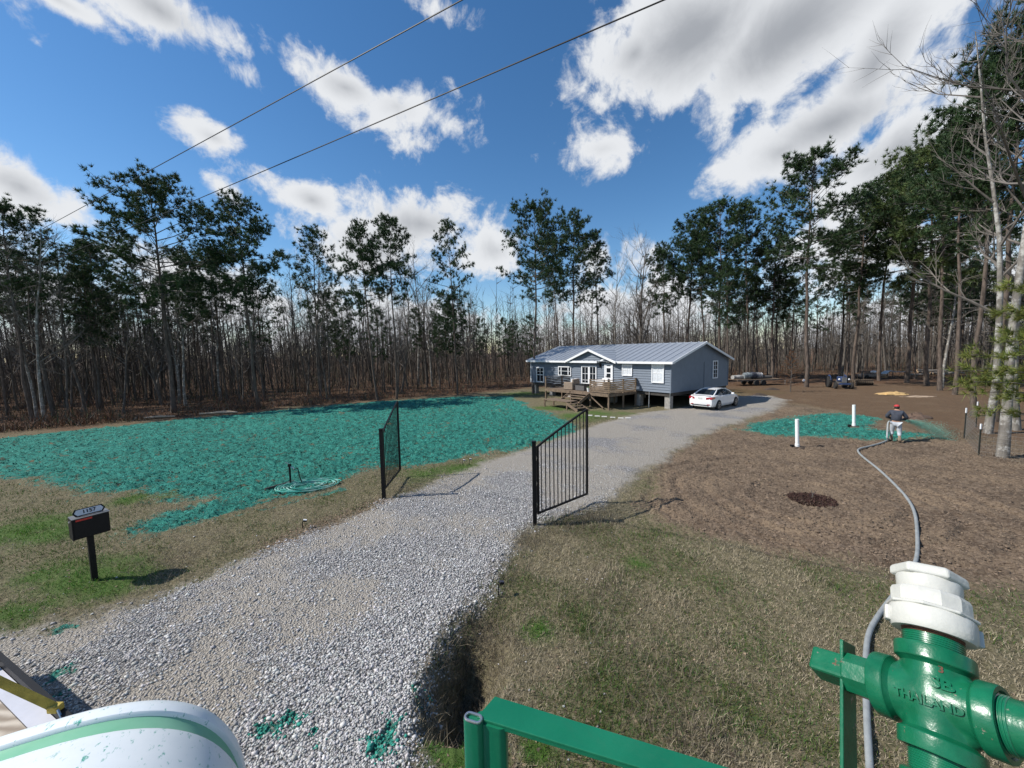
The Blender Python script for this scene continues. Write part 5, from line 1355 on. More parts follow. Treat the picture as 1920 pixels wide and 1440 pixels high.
# tractor
def tractor():
    p = gpz(1572, 727); o = thing('tractor', 'small old blue tractor parked under the pines', 'tractor', p, R(-112))
    M_BL = pmat('faded_blue_paint', (.03, .055, .14), .45, .3, 6); M_GR = pmat('grey_iron', (.10, .10, .10), .6, .3, 8); M_T = pmat('old_tyre', (.022, .021, .02), .9, .3, 8); M_L = pmat('lamp_glass', (.75, .77, .78), .15, .05, 8)
    MB().box((.75, 0, .98), (1.35, .46, .5)).build('hood', M_BL, o, bevel=.06); MB().box((1.44, 0, .92), (.05, .42, .58)).build('grille', M_GR, o)
    m = MB()
    for k in range(5): m.box((1.475, -.16 + k * .08, .92), (.02, .02, .5))
    m.build('grille_bars', M_STEEL, o); MB().box((.5, 0, .62), (1.9, .3, .26)).build('engine', M_GR, o); MB().box((1.25, 0, .42), (.12, 1.25, .1)).build('front_axle', M_GR, o)
    MB().box((1.5, 0, .55), (.12, .95, .14)).build('bumper', M_BL, o)
    for s in (-1, 1):
        MB().ball((1.36, s * .40, 1.0), (.08, .10, .10), 10, 6).build('headlight', M_L, o, 60)
        for x, y, r, w in ((1.25, .66, .34, .2), (-.55, .68, .60, .32)):
            Mx = Matrix.Translation((x, s * y, r)) @ Matrix.Rotation(math.pi / 2, 4, 'X')
            wh = MB().lathe([(r * .5, -w / 2), (r * .92, -w / 2), (r, -w * .3), (r, w * .3), (r * .92, w / 2), (r * .5, w / 2)], 22, Mx).build('wheel', M_T, o, 50); MB().lathe([(r * .5, -w * .3), (r * .5, w * .3)], 16, Mx).build('hub', M_BL, wh)
            if r > .5:
                m = MB()
                for k in range(18): m.box((r + .01, 0, 0), (.05, .05, w * .95), Mx @ Matrix.Rotation(k * 6.283 / 18, 4, 'Z'))
                m.build('tread_lugs', M_T, wh)
                MB().tube([(x + .62, s * y, .8), (x + .4, s * y, 1.2), (x, s * y, 1.32), (x - .45, s * y, 1.1)], .09, 6, squash=.3).build('fender', M_BL, o, 50)
    MB().box((-.5, 0, 1.0), (.4, .42, .08)).build('seat', M_BLACK, o, bevel=.03); MB().box((-.7, 0, 1.22), (.07, .42, .36)).build('seat_back', M_BLACK, o, bevel=.03)
    m = MB(); m.tube([(.0, 0, 1.1), (-.15, 0, 1.38)], .02, 6); m.tube([(-.17 + .08 * math.cos(t * .524), .19 * math.sin(t * .524), 1.4 + .17 * math.cos(t * .524)) for t in range(13)], .014, 5, False); m.build('steering_wheel', M_BLACK, o)
    MB().tube([(.9, .12, 1.2), (.9, .12, 1.75)], .03, 8).build('exhaust', M_GR, o)
    # rusty harrow parked behind
    q = gpz(1612, 722); h = thing('disc_harrow', 'rusty disc harrow parked to the right of the tractor', 'implement', q, R(10)); M_RU = pmat('rusty_iron', (.085, .062, .042), .85, .4, 9)
    for y in (-.4, .5): MB().bar((-1.2, y, .55), (1.3, y, .55), .09, .09).build('frame_bar', M_RU, h)
    for x in (-1.0, .1, 1.1): MB().bar((x, -.45, .6), (x, .55, .6), .08, .08).build('frame_bar', M_RU, h)
    for k in range(9):
        for y in (-.4, .5): MB().lathe([(.03, -.06), (.26, 0), (.26, .012), (.03, -.03)], 14, Matrix.Translation((-1.1 + k * .28, y, .27)) @ Matrix.Rotation(math.pi / 2, 4, 'Y') @ Matrix.Rotation(.3, 4, 'X')).build('disc', M_RU, h)
    MB().tube([(-.2, .05, .6), (-.35, .05, 1.15), (-.9, .05, 1.3)], .04, 6).build('mast', M_RU, h); MB().tube([(.6, .1, .6), (.55, .1, 1.45)], .03, 6).build('lever', M_RU, h)
tractor()

def trailer():
    p = gpz(1412, 722); o = thing('flat_trailer', 'low flat trailer loaded with grey bundles behind the house end', 'trailer', p, R(6)); M_T = pmat('trailer_tyre', (.02, .02, .02), .9, .2, 8); M_F = pmat('trailer_rust', (.10, .08, .07), .8, .3, 6)
    for y in (-.85, .85): MB().bar((-2.6, y, .62), (2.9, y, .62), .09, .12).build('side_rail', M_F, o)
    for k in range(8): MB().box((-2.3 + k * .72, 0, .70), (.66, 1.7, .045)).build('plank', M_DARKW, o)
    MB().bar((2.9, -.8, .6), (4.2, 0, .52), .08, .1).build('drawbar', M_F, o); MB().bar((2.9, .8, .6), (4.2, 0, .52), .08, .1).build('drawbar', M_F, o); MB().tube([(4.1, 0, .5), (4.1, 0, .0)], .04, 6).build('jack', M_STEEL, o)
    for x in (-.4, .45):
        for s in (-1, 1):
            Mx = Matrix.Translation((x, s * 1.05, .33)) @ Matrix.Rotation(math.pi / 2, 4, 'X'); w = MB().lathe([(.2, -.1), (.32, -.1), (.33, -.05), (.33, .05), (.32, .1), (.2, .1)], 20, Mx).build('wheel', M_T, o, 50); MB().lathe([(.2, -.06), (.2, .06)], 14, Mx).build('rim', M_WHITE, w)
    cols = [(.34, .33, .31), (.20, .23, .24), (.05, .055, .075), (.22, .22, .23), (.09, .085, .08)]
    for i, (x, r, w, y) in enumerate(((-2.0, .26, 1.3, 0), (-.9, .40, .85, -.15), (-.1, .42, .6, 0), (.65, .40, .7, .1), (1.7, .2, 1.2, 0))):
        py = random.Random(i + 30); b = thing('tarp_bundle', ('pale tarp bundle at the left end of the trailer', 'greenish grey upright bundle, second on the trailer', 'dark blue wrapped bundle in the trailer middle', 'mottled grey bundle with white end on the trailer', 'low dark bundle near the drawbar')[i], 'bundle', p + Matrix.Rotation(R(6), 3, 'Z') @ Vector((x, y, .72)), R(6), 'bundles on the trailer')
        pts = [(-w / 2 + w * k / 5, py.gauss(0, .03), r + py.gauss(0, .02)) for k in range(6)]; MB().tube(pts, [r * py.uniform(.88, 1.04) for k in range(6)], 14, True, .95).build('cloth', pmat('tarp_%d' % i, cols[i], .8, .35, 5, bump=.6, bscale=7), b, 60)
        for k in (1, 4): q = pts[k]; MB().tube([(q[0], q[1] + math.cos(t * .5236) * r * 1.02, q[2] + math.sin(t * .5236) * r * 1.02) for t in range(13)], .012, 4, False).build('tie', M_BLACK, b)
        if i == 3: MB().lathe([(.02, 0), (.33, .02), (.33, .05)], 16, Matrix.Translation((w / 2, 0, r)) @ Matrix.Rotation(math.pi / 2, 4, 'Y')).build('end_cap', M_WHITE, b)
trailer()

def piles():
    M_LOG = pmat('grey_log', (.23, .20, .17), .9, .3, 6, bump=.5); M_END = pmat('cut_log_end', (.48, .33, .2), .9, .15, 14); py = random.Random(12)
    for i in range(11):
        p = gp(1722 + (i * 37) % 56, 704 - (i % 3)); o = thing('log', 'weathered log in the heap right of the reddish pine trunk', 'log', (p.x, p.y, .14 + .24 * (i // 4)), R(py.uniform(-25, 30)), 'logs in the heap')
        L = py.uniform(1.8, 3.8); r = py.uniform(.10, .17); z1 = py.uniform(-.04, .18); MB().tube([(-L / 2, 0, 0), (0, .05, z1 * .4), (L / 2, 0, z1)], [r, r * .95, r * .8], 9).build('bark', M_LOG, o, 60)
        MB().lathe([(.001, 0), (r * .93, .006)], 9, Matrix.Translation((-L / 2 - .002, 0, 0)) @ Matrix.Rotation(-math.pi / 2, 4, 'Y')).build('cut_end', M_END, o)
    p = gpz(1628, 709); o = thing('scrap_wagon', 'low grey wagon heaped with brush between two pine trunks', 'wagon', p, R(5)); MB().box((0, 0, .42), (2.9, 1.2, .34)).build('box', pmat('old_boards', (.20, .165, .14), .85, .3, 5), o)
    for x in (-.9, .9):
        for s in (-1, 1): MB().lathe([(.1, -.06), (.25, -.07), (.25, .07), (.1, .06)], 14, Matrix.Translation((x, s * .62, .25)) @ Matrix.Rotation(math.pi / 2, 4, 'X')).build('wheel', M_BLACK, o, 50)
    m = MB()
    for k in range(90): a = Vector((py.uniform(-1.3, 1.1), py.uniform(-.45, .45), .55 + py.random() * .3)); m.tube([a, a + Vector((py.gauss(0, .45), py.gauss(0, .25), py.gauss(.1, .18)))], [.02, .01], 3, False)
    m.build('brush_load', M_TWIG, o); MB().ball((.5, -.2, .85), (.38, .3, .2), 10, 6).build('white_sack', M_WHITE, o, 60)
    p = gpz(1640, 708); o = thing('crate', 'upturned raw-wood crate at the right end of the wagon', 'crate', p + Vector((.6, -.6, 0)), R(30))
    for k in range(4): MB().box((0, -.3 + k * .2, .35), (.65, .16, .03), Matrix.Rotation(.5, 4, 'Y')).build('slat', M_TANW, o)
    for x in (-.28, .28): MB().box((x, 0, .26 - x * .5), (.05, .75, .3)).build('side', M_TANW, o)
    p = gpz(1676, 708); o = thing('tarp_table', 'work table with a white tarp sliding off its left end', 'table', p, R(-4)); MB().box((.6, 0, .78), (2.6, .9, .06)).build('table_top', pmat('grey_board', (.30, .28, .26), .8, .2, 5), o)
    for x in (-.5, 1.7):
        for y in (-.38, .38): MB().box((x, y, .38), (.07, .07, .78)).build('leg', M_DARKW, o)
    sh = []
    for j in range(7):
        for k in range(9):
            f = k / 8; x = -.1 - f * 1.5; z = .84 + .12 * math.sin(f * 3.1) - 1.0 * max(0, f - .45) ** 1.2 + py.gauss(0, .03); sh.append((x, -.5 + j * .17 + py.gauss(0, .02), max(z, .03)))
    MB().add(sh, [(j * 9 + k, j * 9 + k + 1, (j + 1) * 9 + k + 1, (j + 1) * 9 + k) for j in range(6) for k in range(8)]).build('tarp', pmat('white_tarp', (.62, .62, .60), .7, .15, 5), o, 80)
    # white disc on the big pine
    q = gp(1512, 726); c = at(1507, 713, q.y - .36); o = MB().lathe([(.02, -.02), (.14, -.02), (.14, .02), (.02, .03)], 18, Matrix.Rotation(math.pi / 2, 4, 'X')).build('white_disc', M_WHITE, None, 40, loc=c); tag(o, 'small white disc fixed to the big straight pine trunk', 'disc')
    # pale timber lying at the wood edge
    for i, (u, v, L, a) in enumerate(((410, 777, 2.6, 12), (425, 775, 2.0, -8), (300, 785, 1.8, 20), (1752, 672, 3.0, 0))):
        if i == 3: continue
        p = gpz(u, v); o = MB().tube([(-L / 2, 0, .1), (0, .06, .14), (L / 2, 0, .1)], [.08, .09, .06], 7).build('fallen_branch', pmat('pale_dead_wood_%d' % i, (.34, .28, .21), .9, .25, 6), None, 60, loc=p); o.rotation_euler = (0, 0, R(a))
        tag(o, ('pale fallen limb at the wood edge right of the broadest pine', 'second pale limb lying across the first at the wood edge', 'pale limb lying just left of the broadest pine trunk')[i], 'branch')
piles()
# ------------------------------------------------------------------ overhead wires
def wire(u0, v0, u1, v1, z0, z1, label):
    def q(u, v, z): d = ray(u, v); t = (z - CAM_H) / d.z; return Vector((0, 0, CAM_H)) + d * t
    a, b = q(u0, v0, z0), q(u1, v1, z1); d = b - a; A, B = a - d * 4.0, b + d * 1.2
    pts = [A.lerp(B, k / 24) - Vector((0, 0, .10 * math.sin(math.pi * k / 24))) for k in range(25)]
    o = MB().tube([p - A for p in pts], .0085, 5).build('power_line', M_BLACK, None, 60, loc=A); tag(o, label, 'wire', 'overhead wires')
    return A, B
w1 = wire(105, 410, 850, 0, 9.2, 9.0, 'upper overhead wire crossing the sky from the left treetops')
w2 = wire(357, 372, 1220, 0, 8.4, 8.2, 'lower overhead wire ending behind the broadest pine crown')
M_POLE = bark('utility_pole_wood', (.07, .055, .045), (.17, .14, .115))
for k, lb in ((0, 'wooden utility pole beyond the left picture edge'), (1, 'wooden utility pole behind the truck')):
    c = (w1[k] + w2[k]) / 2; o = thing('utility_pole', lb, 'utility pole', (c.x, c.y, 0))
    MB().tube([(0, 0, -.3), (0, 0, 5), (0, 0, 10)], [.16, .14, .11], 10).build('pole', M_POLE, o, 60)
    MB().bar(w1[k] - Vector((c.x, c.y, .06)), w2[k] - Vector((c.x, c.y, .06)), .09, .1).build('crossarm', M_POLE, o)

# ------------------------------------------------------------------ sprayer truck under the camera
M_GREEN = pmat('green_enamel', (.004, .125, .06), .3, .12, 5, col2=(.009, .16, .08), bump=.12, bscale=22, spec=.5, coat=.35)
def worn_green(name):
    """glossy green enamel chipped to grey primer and rust in spots"""
    m, nt, b = new_mat(name); N, L = nt.nodes.new, nt.links.new; tc = N('ShaderNodeTexCoord')
    def nz(s, d=6, r=.6):
        n = N('ShaderNodeTexNoise'); n.inputs['Scale'].default_value = s; n.inputs['Detail'].default_value = d; n.inputs['Roughness'].default_value = r; L(tc.outputs['Object'], n.inputs['Vector']); return n.outputs['Fac']
    def rmp(f, a, c, x, y):
        r = N('ShaderNodeValToRGB'); r.color_ramp.elements[0].position = a; r.color_ramp.elements[1].position = c; r.color_ramp.elements[0].color = (*x, 1); r.color_ramp.elements[1].color = (*y, 1); L(f, r.inputs[0]); return r.outputs[0]
    base = rmp(nz(18), .35, .7, (.003, .095, .042), (.008, .145, .068))
    wear = rmp(nz(30, 7, .62), .63, .67, (0, 0, 0), (1, 1, 1)); rust = rmp(nz(70), .4, .6, (.16, .06, .035), (.30, .27, .24))
    mx = N('ShaderNodeMix'); mx.data_type = 'RGBA'; L(wear, mx.inputs[0]); L(base, mx.inputs[6]); L(rust, mx.inputs[7]); L(mx.outputs[2], b.inputs['Base Color'])
    rg = N('ShaderNodeMapRange'); L(nz(45), rg.inputs[0]); rg.inputs[3].default_value = .18; rg.inputs[4].default_value = .42; L(rg.outputs[0], b.inputs['Roughness'])
    bp = N('ShaderNodeBump'); bp.inputs['Strength'].default_value = .25; bp.inputs['Distance'].default_value = .004; L(nz(60, 4), bp.inputs['Height']); L(bp.outputs[0], b.inputs['Normal'])
    return m
M_WG = worn_green('chipped_green_enamel')
M_RUST = pmat('rusty_thread', (.10, .035, .02), .7, .4, 40, col2=(.20, .09, .05))
M_POLY = pmat('milky_poly', (.52, .52, .475), .32, .05, 14, bump=.12, bscale=40, spec=.4)

# pipe cross: built in its own frame (Z = white cap end, X = right arm), placed beside the operator
D0 = .7478
C0 = Vector((0, 0, CAM_H)) + ray(1757.2, 1315.8) * D0
def cam_dir(x, y, z): return (CR @ Vector((x, y, z))).normalized()
AZ_ = cam_dir(.3878, .8118, -.4366)                      # cap end: up in the picture and away from the lens
rx = cam_dir(.4519, .2454, .8577); AX_ = (rx - AZ_ * rx.dot(AZ_)).normalized(); AY_ = AZ_.cross(AX_)
XM = frame(AX_, AY_, AZ_, C0)
def obj_at(o, M): o.matrix_world = M; return o
def cross_fitting():
    o = bpy.data.objects.new('pipe_cross', None); COL.objects.link(o); o.matrix_world = XM
    tag(o, 'green cast-iron pipe cross with raised lettering at the lower right', 'pipe fitting')
    RX = Matrix.Rotation(math.pi / 2, 4, 'Y'); rots = [Matrix(), RX, Matrix.Rotation(math.pi, 4, 'X'), RX @ Matrix.Rotation(math.pi, 4, 'X')]
    # body: union of two bulged tubes and a swelling at the crossing
    bm = bmesh.new()
    m = MB(); m.lathe([(.0475, -.066), (.0485, -.04), (.052, -.018), (.053, 0), (.052, .018), (.0485, .04), (.0475, .066)], 40); m.lathe([(.0475, -.066), (.0485, -.04), (.052, -.018), (.053, 0), (.052, .018), (.0485, .04), (.0475, .066)], 40, RX)
    for q in range(4): m.ball(tuple(Matrix.Rotation(q * math.pi / 2, 4, 'Y') @ Vector((.040, 0, .040))), (.018, .028, .018), 16, 10)
    me0 = m.mesh('body', M_WG); tmp = bpy.data.objects.new('body_tmp', me0); COL.objects.link(tmp)     # melt into one casting with soft fillets
    rm = tmp.modifiers.new('remesh', 'REMESH'); rm.mode = 'VOXEL'; rm.voxel_size = .0024; sm = tmp.modifiers.new('smooth', 'SMOOTH'); sm.iterations = 14; sm.factor = .5
    dg = bpy.context.evaluated_depsgraph_get(); dg.update(); me = bpy.data.meshes.new_from_object(tmp.evaluated_get(dg)); bpy.data.objects.remove(tmp)
    me.materials.clear(); me.materials.append(M_WG); me.polygons.foreach_set('use_smooth', [True] * len(me.polygons)); b = link('body', me, o)
    for i, Mr in enumerate(rots):
        MB().lathe([(.0475, .054), (.0535, .060), (.0570, .0615), (.0580, .0635), (.0580, .0855), (.0568, .0882), (.050, .0885), (.047, .084)], 48, Mr).build('collar', M_WG, o, 25)
    def thread(Mr, z0, z1, r, mat, nm='thread'):
        pr = []; k = int((z1 - z0) / .0036)
        for i in range(k): z = z0 + (z1 - z0) * i / k; pr += [(r, z), (r + .0016, z + .0012), (r + .0016, z + .0020), (r, z + .0032)]
        MB().lathe(pr, 36, Mr).build(nm, mat, o, 30)
    thread(rots[0], .084, .112, .0435, M_GREEN); thread(rots[0], .1118, .128, .0436, M_RUST); thread(rots[2], .084, .125, .0435, M_GREEN)
    MB().lathe([(.050, .122), (.056, .126), (.057, .132), (.057, .175), (.045, .18)], 36, rots[2]).build('lower_coupling', M_WG, o, 35)
    MB().tube([rots[2] @ Vector((0, 0, .17)), rots[2] @ Vector((0, 0, .5))], .044, 24).build('riser_pipe', M_GREEN, o, 40)
    # left arm: plug with square head, right arm: pipe out of the picture
    L_, R_ = rots[3], rots[1]
    thread(L_, .084, .096, .034, M_RUST); MB().lathe([(.036, .094), (.040, .097), (.040, .138), (.036, .142)], 8, L_ @ Matrix.Rotation(.39, 4, 'Z')).build('plug', M_WG, o)
    MB().box((0, 0, .170), (.052, .052, .075), L_ @ Matrix.Rotation(.3, 4, 'Z')).build('plug_head', M_WG, o, bevel=.006)
    thread(R_, .084, .10, .0435, M_GREEN); MB().tube([R_ @ Vector((0, 0, .098)), R_ @ Vector((0, 0, .42))], .043, 28).build('branch_pipe', M_WG, o, 40)
    # raised lettering on the side that faces the operator
    toc = (XM.inverted() @ Vector((0, 0, CAM_H))); toc.x = 0; toc.normalize()            # normal of the lettered side, square to X
    yv = toc.cross(Vector((1, 0, 0)))
    from mathutils.bvhtree import BVHTree
    bvh = BVHTree.FromPolygons([v.co.copy() for v in me.vertices], [tuple(p.vertices) for p in me.polygons])
    def seat(q, n, z, dep):                                 # set a letter vertex on the casting, front faces standing proud
        h = bvh.ray_cast(q + n * .08, -n)[0]
        return (h if h is not None else q) + n * (dep * 1.1 if z > 0 else -.001)
    def letter(txt, size, x, up, r, dep=.0016, mat=M_WG, bold=.0004):
        me = text_mesh(txt, size, dep, mat, bold=bold)
        for v in me.vertices:                            # wrap the text round the body
            a = (v.co.y + up) / r; n_ = toc * math.cos(a) + yv * math.sin(a); v.co = seat(Vector((1, 0, 0)) * (v.co.x + x) + n_ * r, n_, v.co.z, dep)
        link('lettering', me, b)
    def letter_up(txt, size, x, up, r, dep, mat, bold=.0004):                    # the same round the upright arm
        tz = XM.inverted() @ Vector((0, 0, CAM_H)); tz.z = 0; tz.normalize(); rv = Vector((0, 0, 1)).cross(tz); me = text_mesh(txt, size, dep, mat, bold=bold)
        for v in me.vertices: a = (v.co.x + x) / r; n_ = tz * math.cos(a) + rv * math.sin(a); v.co = seat(Vector((0, 0, v.co.y + up)) + n_ * r, n_, v.co.z, dep)
        link('lettering', me, b)
    letter('THAILAND', .0195, .004, -.004, .0515, .0036, bold=.0007); letter_up('SB', .026, .006, .025, .0512, .0040, M_WG, .0011); letter_up('3', .016, .008, .050, .0482, .0012, M_RUST)
    return o
cross_fitting()
# flat bar the plug goes through
LM = XM @ Matrix.Rotation(math.pi / 2, 4, 'Y') @ Matrix.Rotation(math.pi, 4, 'X')
bc = LM @ Vector((0, 0, .1405)); dn = cam_dir(-.43, -1, .515); bx_ = (LM.to_3x3() @ Vector((0, 0, 1))).normalized(); dn = (dn - bx_ * dn.dot(bx_)).normalized()
o = bpy.data.objects.new('steel_bar', None); COL.objects.link(o); o.matrix_world = frame(dn, bx_.cross(dn), bx_, bc); tag(o, 'rust-specked green flat steel bar on the left arm of the pipe cross', 'bar')
MB().box((.20, 0, .0035), (.52, .052, .007)).build('plate', M_WG, o, bevel=.002)
# white coupling on top
cp = bpy.data.objects.new('plastic_coupling', None); COL.objects.link(cp); cp.matrix_world = XM @ Matrix.Translation((0, 0, .118)); tag(cp, 'white plastic hose coupling screwed onto the green pipe cross', 'coupling')
MB().lathe([(.045, 0), (.060, -.002), (.064, .004), (.065, .034), (.062, .040), (.050, .042)], 36).build('lower_nut', M_POLY, cp, 35)
m = MB(); m.lathe([(.050, .038), (.069, .040), (.069, .045), (.061, .048)], 8, Matrix.Rotation(.2, 4, 'Z')); m.build('ear_ring', M_POLY, cp, bevel=.002)
MB().lathe([(.055, .044), (.061, .046), (.0615, .070), (.058, .078), (.050, .080)], 12, Matrix.Rotation(.1, 4, 'Z')).build('upper_ring', M_POLY, cp, bevel=.002)
MB().lathe([(.047, .076), (.050, .080), (.051, .104), (.050, .106)], 28).build('neck', M_POLY, cp, 35)
MB().lathe([(.050, .104), (.060, .107), (.060, .122), (.054, .128), (.03, .129)], 6, Matrix.Rotation(.35, 4, 'Z')).build('hex_cap', M_POLY, cp, bevel=.003)
for a in (-2.6, .6): MB().box((.066, 0, .018), (.010, .022, .03), Matrix.Rotation(a, 4, 'Z')).build('lug', M_POLY, cp, bevel=.003)

# guard rail corner
def guard_rail():
    y0 = .93
    P = lambda u, v, z: gp(u, v, z)
    zt = 3.585
    a, b = P(893, 1345, zt), P(928, 1305, zt); c, d = P(1330, 1478, zt), P(1370, 1440, zt)
    m = MB(); t = .006
    vs = [a, b, d, c] + [q - Vector((0, 0, t)) for q in (a, b, d, c)]
    vs = [v - a for v in vs]
    o = thing('guard_rail', 'green steel guard rail corner at the bottom middle', 'rail', a)
    m.add(vs, [(0, 1, 2, 3), (7, 6, 5, 4), (0, 4, 5, 1), (1, 5, 6, 2), (2, 6, 7, 3), (3, 7, 4, 0)]); m.build('top_plate', M_GREEN, o, bevel=.0015)
    dv = (c - a).normalized(); nv = (b - a).normalized()
    s = a - a
    m = MB(); m.bar(s + nv * .003 - Vector((0, 0, .0095)), (c - a) + nv * .003 - Vector((0, 0, .0095)), .005, .007); m.build('side_flange', M_GREEN, o)
    # post: rounded channel under the plate, rusty lip of the tube beside it
    def oblong(w, h, n=10): return [(w * (1 if k < n else -1) + h * math.cos((k if k < n else k - n) * math.pi / (n - 1) - math.pi / 2 + (0 if k < n else math.pi)), h * math.sin((k if k < n else k - n) * math.pi / (n - 1) - math.pi / 2 + (0 if k < n else math.pi))) for k in range(2 * n)]
    Mo = frame(dv, Vector((0, 0, 1)).cross(dv), (0, 0, 1), s + dv * .028 + nv * .012)
    MB().prism(oblong(.022, .016), -.9, -.0075, Mo).build('post', M_GREEN, o, 40)
    Ml = frame(dv, Vector((0, 0, 1)).cross(dv), (0, 0, 1), s - dv * .004 - nv * .004); ob = oblong(.010, .009)
    MB().prism(oblong(.012, .011), -.9, -.002, Ml).build('bent_post', M_GREEN, o, 40)
    MB().tube([Ml @ Vector((x, y, .001)) for x, y in ob + ob[:1]], .0032, 6, False).build('tube_lip', M_STEEL, o, 60)
guard_rail()

# platform and tank body carrying all of it
M_DECK = pmat('steel_platform', (.03, .12, .07), .6, .25, 8, bump=.3)
o = thing('sprayer_platform', 'green steel operator platform under the camera', 'platform', (0, 0, 0))
MB().box((.25, -.15, 2.70), (2.3, 1.5, .06)).build('floor', M_DECK, o); MB().box((.5, -1.3, 1.75), (2.2, 3.0, 1.8)).build('tank', M_GREEN, o, bevel=.08); MB().box((.5, -1.6, .72), (2.3, 4.6, .22)).build('chassis', M_BLACK, o)
for x in (-.5, 1.5):
    for y in (-3.0, -.6): MB().lathe([(.2, -.13), (.48, -.14), (.5, -.1), (.5, .1), (.48, .14), (.2, .13)], 24, Matrix.Translation((x, y, .5)) @ Matrix.Rotation(math.pi / 2, 4, 'Y')).build('wheel', M_BLACK, o, 50)
p = C0 + AZ_ * -.48
MB().tube([p, Vector((p.x - .05, min(p.y, .5), 2.7))], .045, 16).build('feed_pipe', M_GREEN, o, 40)
MB().bar((.9, .55, 2.74), (bc.x, bc.y, 3.15), .05, .05).build('bracket', M_GREEN, o)

# ------------------------------------------------------------------ white water tank, flat bed
def water_tank():
    m_, nt, b = new_mat('splashed_white_poly'); N, L = nt.nodes.new, nt.links.new; tc = N('ShaderNodeTexCoord')
    mp = N('ShaderNodeMapping'); mp.inputs['Scale'].default_value = (5, 1.6, 5); L(tc.outputs['Object'], mp.inputs['Vector'])
    def nz(s, d, r, v=None):
        n = N('ShaderNodeTexNoise'); n.inputs['Scale'].default_value = s; n.inputs['Detail'].default_value = d; n.inputs['Roughness'].default_value = r; L(v or tc.outputs['Object'], n.inputs['Vector']); return n.outputs['Fac']
    rp = N('ShaderNodeValToRGB'); rp.color_ramp.elements[0].position = .585; rp.color_ramp.elements[1].position = .67; L(nz(11, 8, .68, mp.outputs[0]), rp.inputs[0])
    mx = N('ShaderNodeMix'); mx.data_type = 'RGBA'; L(rp.outputs[0], mx.inputs[0])
    r2 = N('ShaderNodeValToRGB'); r2.color_ramp.elements[0].color = (.68, .74, .76, 1); r2.color_ramp.elements[1].color = (.82, .86, .87, 1); L(nz(9, 5, .6), r2.inputs[0]); L(r2.outputs[0], mx.inputs[6]); mx.inputs[7].default_value = (.08, .36, .28, 1)
    L(mx.outputs[2], b.inputs['Base Color']); b.inputs['Roughness'].default_value = .38
    o = thing('water_tank', 'white ribbed poly tank with green-stained groove and mulch splashes, bottom left', 'tank', (-1.673, 1.26, 2.56), .454)
    def loft(prof, nm, mat, cap=True, n=96, e=2.7):
        vs = []
        for a, r in prof:
            for k in range(n):
                t = 2 * math.pi * k / n; c, s = math.cos(t), math.sin(t)
                vs.append((math.copysign(abs(c) ** (2 / e), c) * r, a, math.copysign(abs(s) ** (2 / e), s) * r))
        fs = [(i * n + k, i * n + (k + 1) % n, (i + 1) * n + (k + 1) % n, (i + 1) * n + k) for i in range(len(prof) - 1) for k in range(n)]
        if cap: fs += [tuple(range(n - 1, -1, -1)), tuple((len(prof) - 1) * n + k for k in range(n))]
        return MB().add(vs, fs).build(nm, mat, o, 40)
    loft([(-1.3, .70), (-1.0, .76), (-.6, .72), (-.44, .69), (-.36, .668), (-.28, .648), (-.2, .624), (-.185, .618), (-.172, .606), (-.165, .596), (-.162, .588)], 'body', m_)
    loft([(-.163, .589), (-.155, .584), (-.095, .578), (-.084, .580)], 'strap_groove', pmat('green_stain', (.16, .42, .26), .5, .2, 7, col2=(.24, .50, .34)), False)
    loft([(-.086, .575), (-.083, .586), (-.076, .592), (-.05, .590), (-.02, .583), (0, .572), (.018, .552), (.03, .52), (.045, .42), (.05, .2)], 'end_dome', m_)
water_tank()
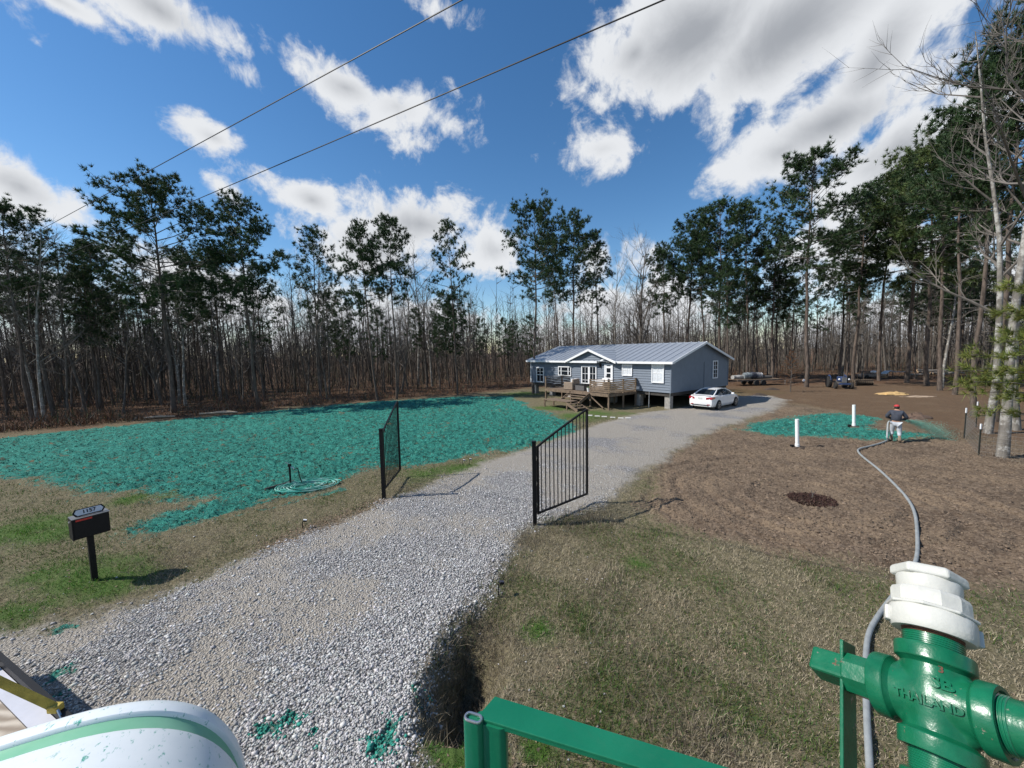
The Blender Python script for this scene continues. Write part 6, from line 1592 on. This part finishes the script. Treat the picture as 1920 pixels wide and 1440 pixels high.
def flatbed():
    zb = 1.05; e0, e1 = gp(-40, 1195, zb + .12), gp(128, 1345, zb + .12); d = (e1 - e0).normalized(); nrm = Vector((0, 0, 1)).cross(d)
    if nrm.y > 0: nrm = -nrm
    A, B = e0 - d * 1.5, e1 + d * 1.8; o = thing('flatbed', 'plank flatbed trailer edge with black side rail at the lower left', 'trailer', (A.x, A.y, 0)); M_PL = None
    m_, nt, b = new_mat('grained_plank'); N, L = nt.nodes.new, nt.links.new; tc = N('ShaderNodeTexCoord'); wv = N('ShaderNodeTexWave'); wv.wave_type = 'RINGS'; wv.inputs['Scale'].default_value = 3.2; wv.inputs['Distortion'].default_value = 5; wv.inputs['Detail'].default_value = 3
    L(tc.outputs['Object'], wv.inputs['Vector']); rp = N('ShaderNodeValToRGB'); rp.color_ramp.elements[0].color = (.25, .20, .15, 1); rp.color_ramp.elements[1].color = (.50, .44, .36, 1); L(wv.outputs['Fac'], rp.inputs[0]); L(rp.outputs[0], b.inputs['Base Color']); b.inputs['Roughness'].default_value = .8
    a = Vector((0, 0, 0)); L_ = (B - A)
    L_.z = 0
    MB().bar(a + Vector((0, 0, zb + .09)), L_ + Vector((0, 0, zb + .09)), .05, .08).build('side_rail', M_BLACK, o)
    MB().bar(a + nrm * .10 + Vector((0, 0, zb + .03)), L_ + nrm * .10 + Vector((0, 0, zb + .03)), .14, .05).build('white_deck_edge', pmat('white_steel_edge', (.52, .53, .58), .5, .08, 5), o)
    MB().bar(a + nrm * .02 + Vector((0, 0, zb - .1)), L_ + nrm * .02 + Vector((0, 0, zb - .1)), .06, .2).build('frame_beam', M_BLACK, o)
    for k in range(6):
        q = nrm * (.315 + k * .285); MB().bar(a + q + Vector((0, 0, zb + .035)), L_ + q + Vector((0, 0, zb + .035)), .275, .045).build('plank', m_, o)
    for f in (.25, .40): p_ = a.lerp(L_, f) + nrm * .03; MB().bar(p_ + Vector((0, 0, zb + .13)), p_ + nrm * .16 + Vector((0, 0, zb + .10)), .05, .03).build('stake_pocket', M_BLACK, o)
    for f in (.2, .8):
        q = a.lerp(L_, f) + nrm * 1.0; MB().lathe([(.2, -.12), (.42, -.12), (.44, -.08), (.44, .08), (.42, .12), (.2, .12)], 20, Matrix.Translation(q + Vector((0, 0, .44))) @ Matrix.Rotation(math.atan2(nrm.y, nrm.x), 4, 'Z') @ Matrix.Rotation(math.pi / 2, 4, 'Y')).build('wheel', M_BLACK, o, 50)
    # ratchet strap
    s = thing('ratchet_strap', 'yellow ratchet strap stretched down to the flatbed rail', 'strap', (0, 0, 0)); M_Y = pmat('yellow_webbing', (.42, .32, .06), .8, .25, 12, bump=.4, bscale=80)
    q1 = at(104, 1330, e1.y) if False else gp(104, 1327, zb + .16); q0 = gp(-60, 1250, zb + .75)
    MB().bar(q0, q1, .065, .004, up=tuple(Vector((0, 0, CAM_H)) - (q0 + q1) / 2)).build('webbing', M_Y, s)
    m = MB(); m.box((0, 0, 0), (.09, .07, .06), Matrix.Translation(q1)); m.tube([q1 + Vector((-.04, -.03, .02)), q1 + Vector((.05, -.05, .05))], .012, 6); m.build('ratchet', M_Y, s, bevel=.01); MB().tube([q1 + d * .05, q1 + d * .12 - Vector((0, 0, .05)), q1 + d * .1 - Vector((0, 0, .1))], .01, 6).build('hook', M_STEEL, s)
flatbed()
